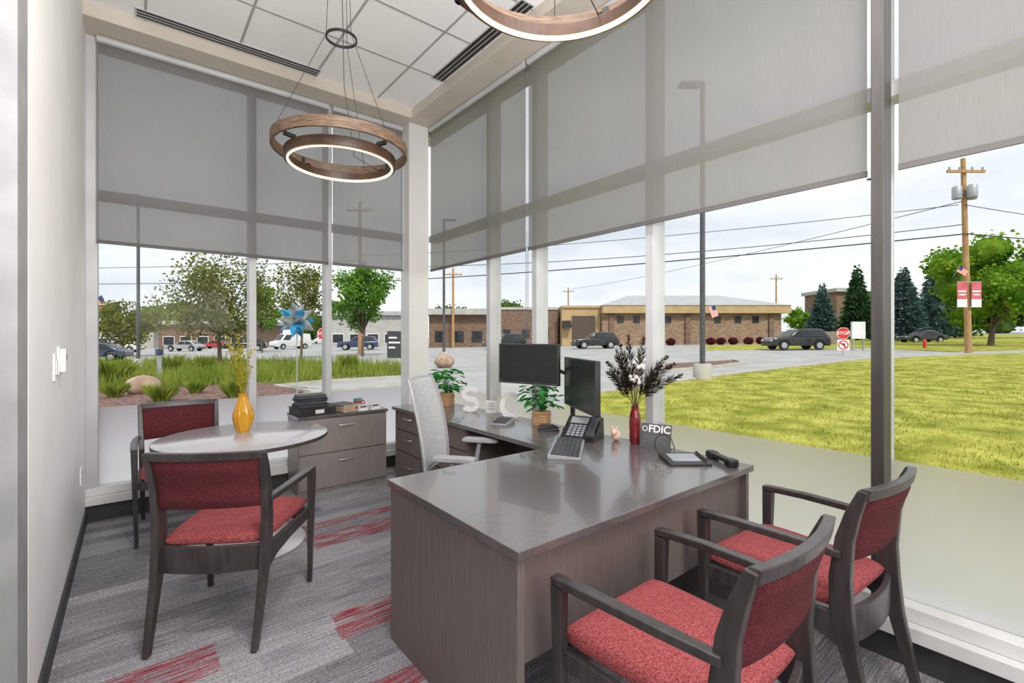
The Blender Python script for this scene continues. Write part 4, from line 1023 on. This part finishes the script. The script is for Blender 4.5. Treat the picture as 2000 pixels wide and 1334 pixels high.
def sign_post(u,d,zc,rz,label,extra):
    x,y=at_depth(u,d); z=gz(x,y); t=thing('stop_sign',label,'road sign',(x,y,z-.06),rz)
    zc=zc-z+.06
    obj('post',MB().box(-.03,.03,.0,.05,0,zc+.3),m_galv,t)
    oc=[(.38*math.cos(R(22.5+45*k)),zc+.38*math.sin(R(22.5+45*k))) for k in range(8)]
    ow=[(.355*math.cos(R(22.5+45*k)),zc+.355*math.sin(R(22.5+45*k))) for k in range(8)]
    obj('border',MB().prism(oc,'y',-.012,0),m_white,t); f=obj('face',MB().prism(ow,'y',-.018,-.012),m_red,t)
    text('lettering','STOP',.27,.002,m_white,f,(0,-.021,zc),(R(90),0,0),offset=.006)
    if extra:
        zz=zc-.72
        p=obj('turn_plate',MB().box(-.32,.32,-.012,0,zz-.32,zz+.32),m_white,t)
        rg=MB().ring(.22,.28,-.003,.003,32); o=obj('prohibition_ring',rg,m_red,p); o.location=(0,-.016,zz); o.rotation_euler=(R(90),0,0)
        M=Matrix.Translation((0,-.020,zz))@Matrix.Rotation(R(45),4,'Y'); obj('prohibition_bar',MB().box(-.24,.24,-.003,.003,-.03,.03,M),m_red,p)
        obj('turn_arrow',MB().box(.02,.09,-.015,-.0125,zz-.15,zz+.08).box(-.08,.09,-.015,-.0125,zz+.04,zz+.10).prism([(-.16,zz+.07),(-.07,zz+.15),(-.07,zz-.01)],'y',-.015,-.0125),m_black,p)
FACE=-math.atan2(SF,CF)
sign_post(1647,29,zat(651,29),FACE-.3,'red stop sign with a no left turn plate by the lawn',True)
sign_post(630,30,zat(652,30),FACE+.8,'red stop sign behind the left window mullion beside the white van',False)
x,y=at_depth(773,29); t=thing('monument_sign','dark monument sign just left of the corner column','sign',gloc(x,y,-.06),FACE)
obj('slab',MB().box(-.5,.8,-.15,.15,.0,1.9),m_dgrey,t,bev=.02); obj('plinth',MB().box(-.6,.9,-.2,.2,0,.25),m_curb,t)
l=MB()
for i,(a,b2) in enumerate(((-.4,.1),(-.4,.3),(-.4,.0))): l.box(a,b2,-.156,-.15,1.45-i*.3,1.55-i*.3)
obj('print',l,m_white,t)
x,y=at_depth(1676,36); t=thing('sign_cabinet','white sign cabinet beside the stop sign','sign',gloc(x,y,-.06),FACE)
obj('panel',MB().box(-.5,.5,-.1,.1,.9,2.2),m_white,t,bev=.02); obj('post',MB().box(-.45,-.35,-.05,.05,0,.9),m_galv,t); obj('post',MB().box(.35,.45,-.05,.05,0,.9),m_galv,t)
x,y=ground(311,748); t=thing('meter_post','grey blue utility post at the edge of the mulch bed','post',gloc(x,y,-.02),.4)
obj('post',MB().box(-.06,.06,-.06,.06,0,1.0),m_galv,t,bev=.01); obj('cap',MB().box(-.10,.10,-.09,.09,1.0,1.22),m_cblue,t,bev=.02)
x,y=at_depth(1806,38); t=thing('fire_hydrant','small red hydrant on the verge near the utility pole','hydrant',gloc(x,y,-.04))
obj('barrel',MB().lathe([(0,0),(.16,0),(.16,.05),(.11,.06),(.11,.5),(.15,.52),(.13,.62),(.05,.72),(0,.74)],14),m_tail,t,smooth=True); obj('nozzle',MB().cyl((-.2,0,.4),(.2,0,.4),.06),m_tail,t)
# star ornament
x,y=at_depth(580,12.5); zc=zat(625,12.5); zg=gz(x,y)
t=thing('star_ornament','blue and silver many pointed star sculpture on a slim pole','sculpture',(x,y,zg-.03),FACE)
zc-=zg-.03
ico=[]; ph=(1+5**.5)/2
for s1 in (-1,1):
    for s2 in (-1,1): ico+=[(0,s1,s2*ph),(s1,s2*ph,0),(s2*ph,0,s1)]
for c3 in ((1,1,1),(-1,1,1),(1,-1,1),(1,1,-1),(-1,-1,1),(-1,1,-1),(1,-1,-1),(-1,-1,-1)): ico.append(c3)
bm_,sm_=MB(),MB()
for k,p in enumerate(ico):
    d=Vector(p).normalized(); q=d.orthogonal().normalized(); w=d.cross(q); c=Vector((0,0,zc)); Lr=.55 if k<12 else .46
    base=[c+d*.16+q*.19,c+d*.16+w*.19,c+d*.16-q*.19,c+d*.16-w*.19]
    (bm_ if k%2==0 else sm_).add(base+[c+d*Lr],[(0,1,4),(1,2,4),(2,3,4),(3,0,4),(3,2,1,0)])
obj('blue_points',bm_,m_blue,t); obj('silver_points',sm_,m_silver,t); obj('pole',MB().cyl((0,0,0),(0,0,zc-.2),.013),m_galv,t)

# ================================================================= LIGHT
w=bpy.data.worlds.new('sky'); bpy.context.scene.world=w; w.use_nodes=True; nt=w.node_tree; nt.nodes.clear()
out=nt.nodes.new('ShaderNodeOutputWorld'); bg=nt.nodes.new('ShaderNodeBackground'); nt.links.new(bg.outputs[0],out.inputs[0])
cr,nz,mp=noise_color(nt,(.52,.56,.62),(.80,.805,.82),2.4,(1,1,3.5),6,.30,.64,'Generated'); nt.links.new(cr.outputs[0],bg.inputs[0]); bg.inputs[1].default_value=1.5
def lamp(kind,name,loc,rot,energy,color,size=1,sy=None):
    l=bpy.data.lights.new(name,kind); l.energy=energy; l.color=color
    if kind=='AREA':
        l.size=size
        if sy: l.shape='RECTANGLE'; l.size_y=sy
    if kind=='SUN': l.angle=R(size)
    o=bpy.data.objects.new(name,l); C.objects.link(o); o.location=loc; o.rotation_euler=rot
lamp('SUN','sun',(0,0,20),(R(42),0,R(-20)),3.2,(1,.96,.87),8)
lamp('AREA','overhead_fill_light',(.9,-.9,3.7),(0,0,0),38,(1,.955,.945),1.2)  # unseen overhead fill added behind the camera, no fixture there
lamp('AREA','overhead_fill_light',(.6,1.0,3.72),(0,0,0),42,(1,.955,.945),.6)  # second overhead fill, added above the frame without a fixture
lamp('AREA','rear_fill_light',(.6,-2.1,2.2),(R(84),0,R(4)),64,(1,.96,.955),2.0,1.6)  # broad fill added at the rear wall, stands for no actual source
lamp('AREA','upward_fill_light',(.7,-.4,1.9),(R(148),0,R(-8)),155,(1,.965,.955),1.4)  # added fill aimed up and forward to brighten the ceiling
sc=bpy.context.scene
sc.view_settings.view_transform='Standard'
cam=bpy.data.cameras.new('camera'); co=bpy.data.objects.new('camera',cam); C.objects.link(co)
cam.sensor_width=36; cam.lens=F/2000*36; cam.shift_y=-.005; cam.clip_start=.02; cam.clip_end=1000
co.location=(0,0,CAMH); co.rotation_euler=(R(90),0,-math.atan2(SF,CF))
sc.camera=co
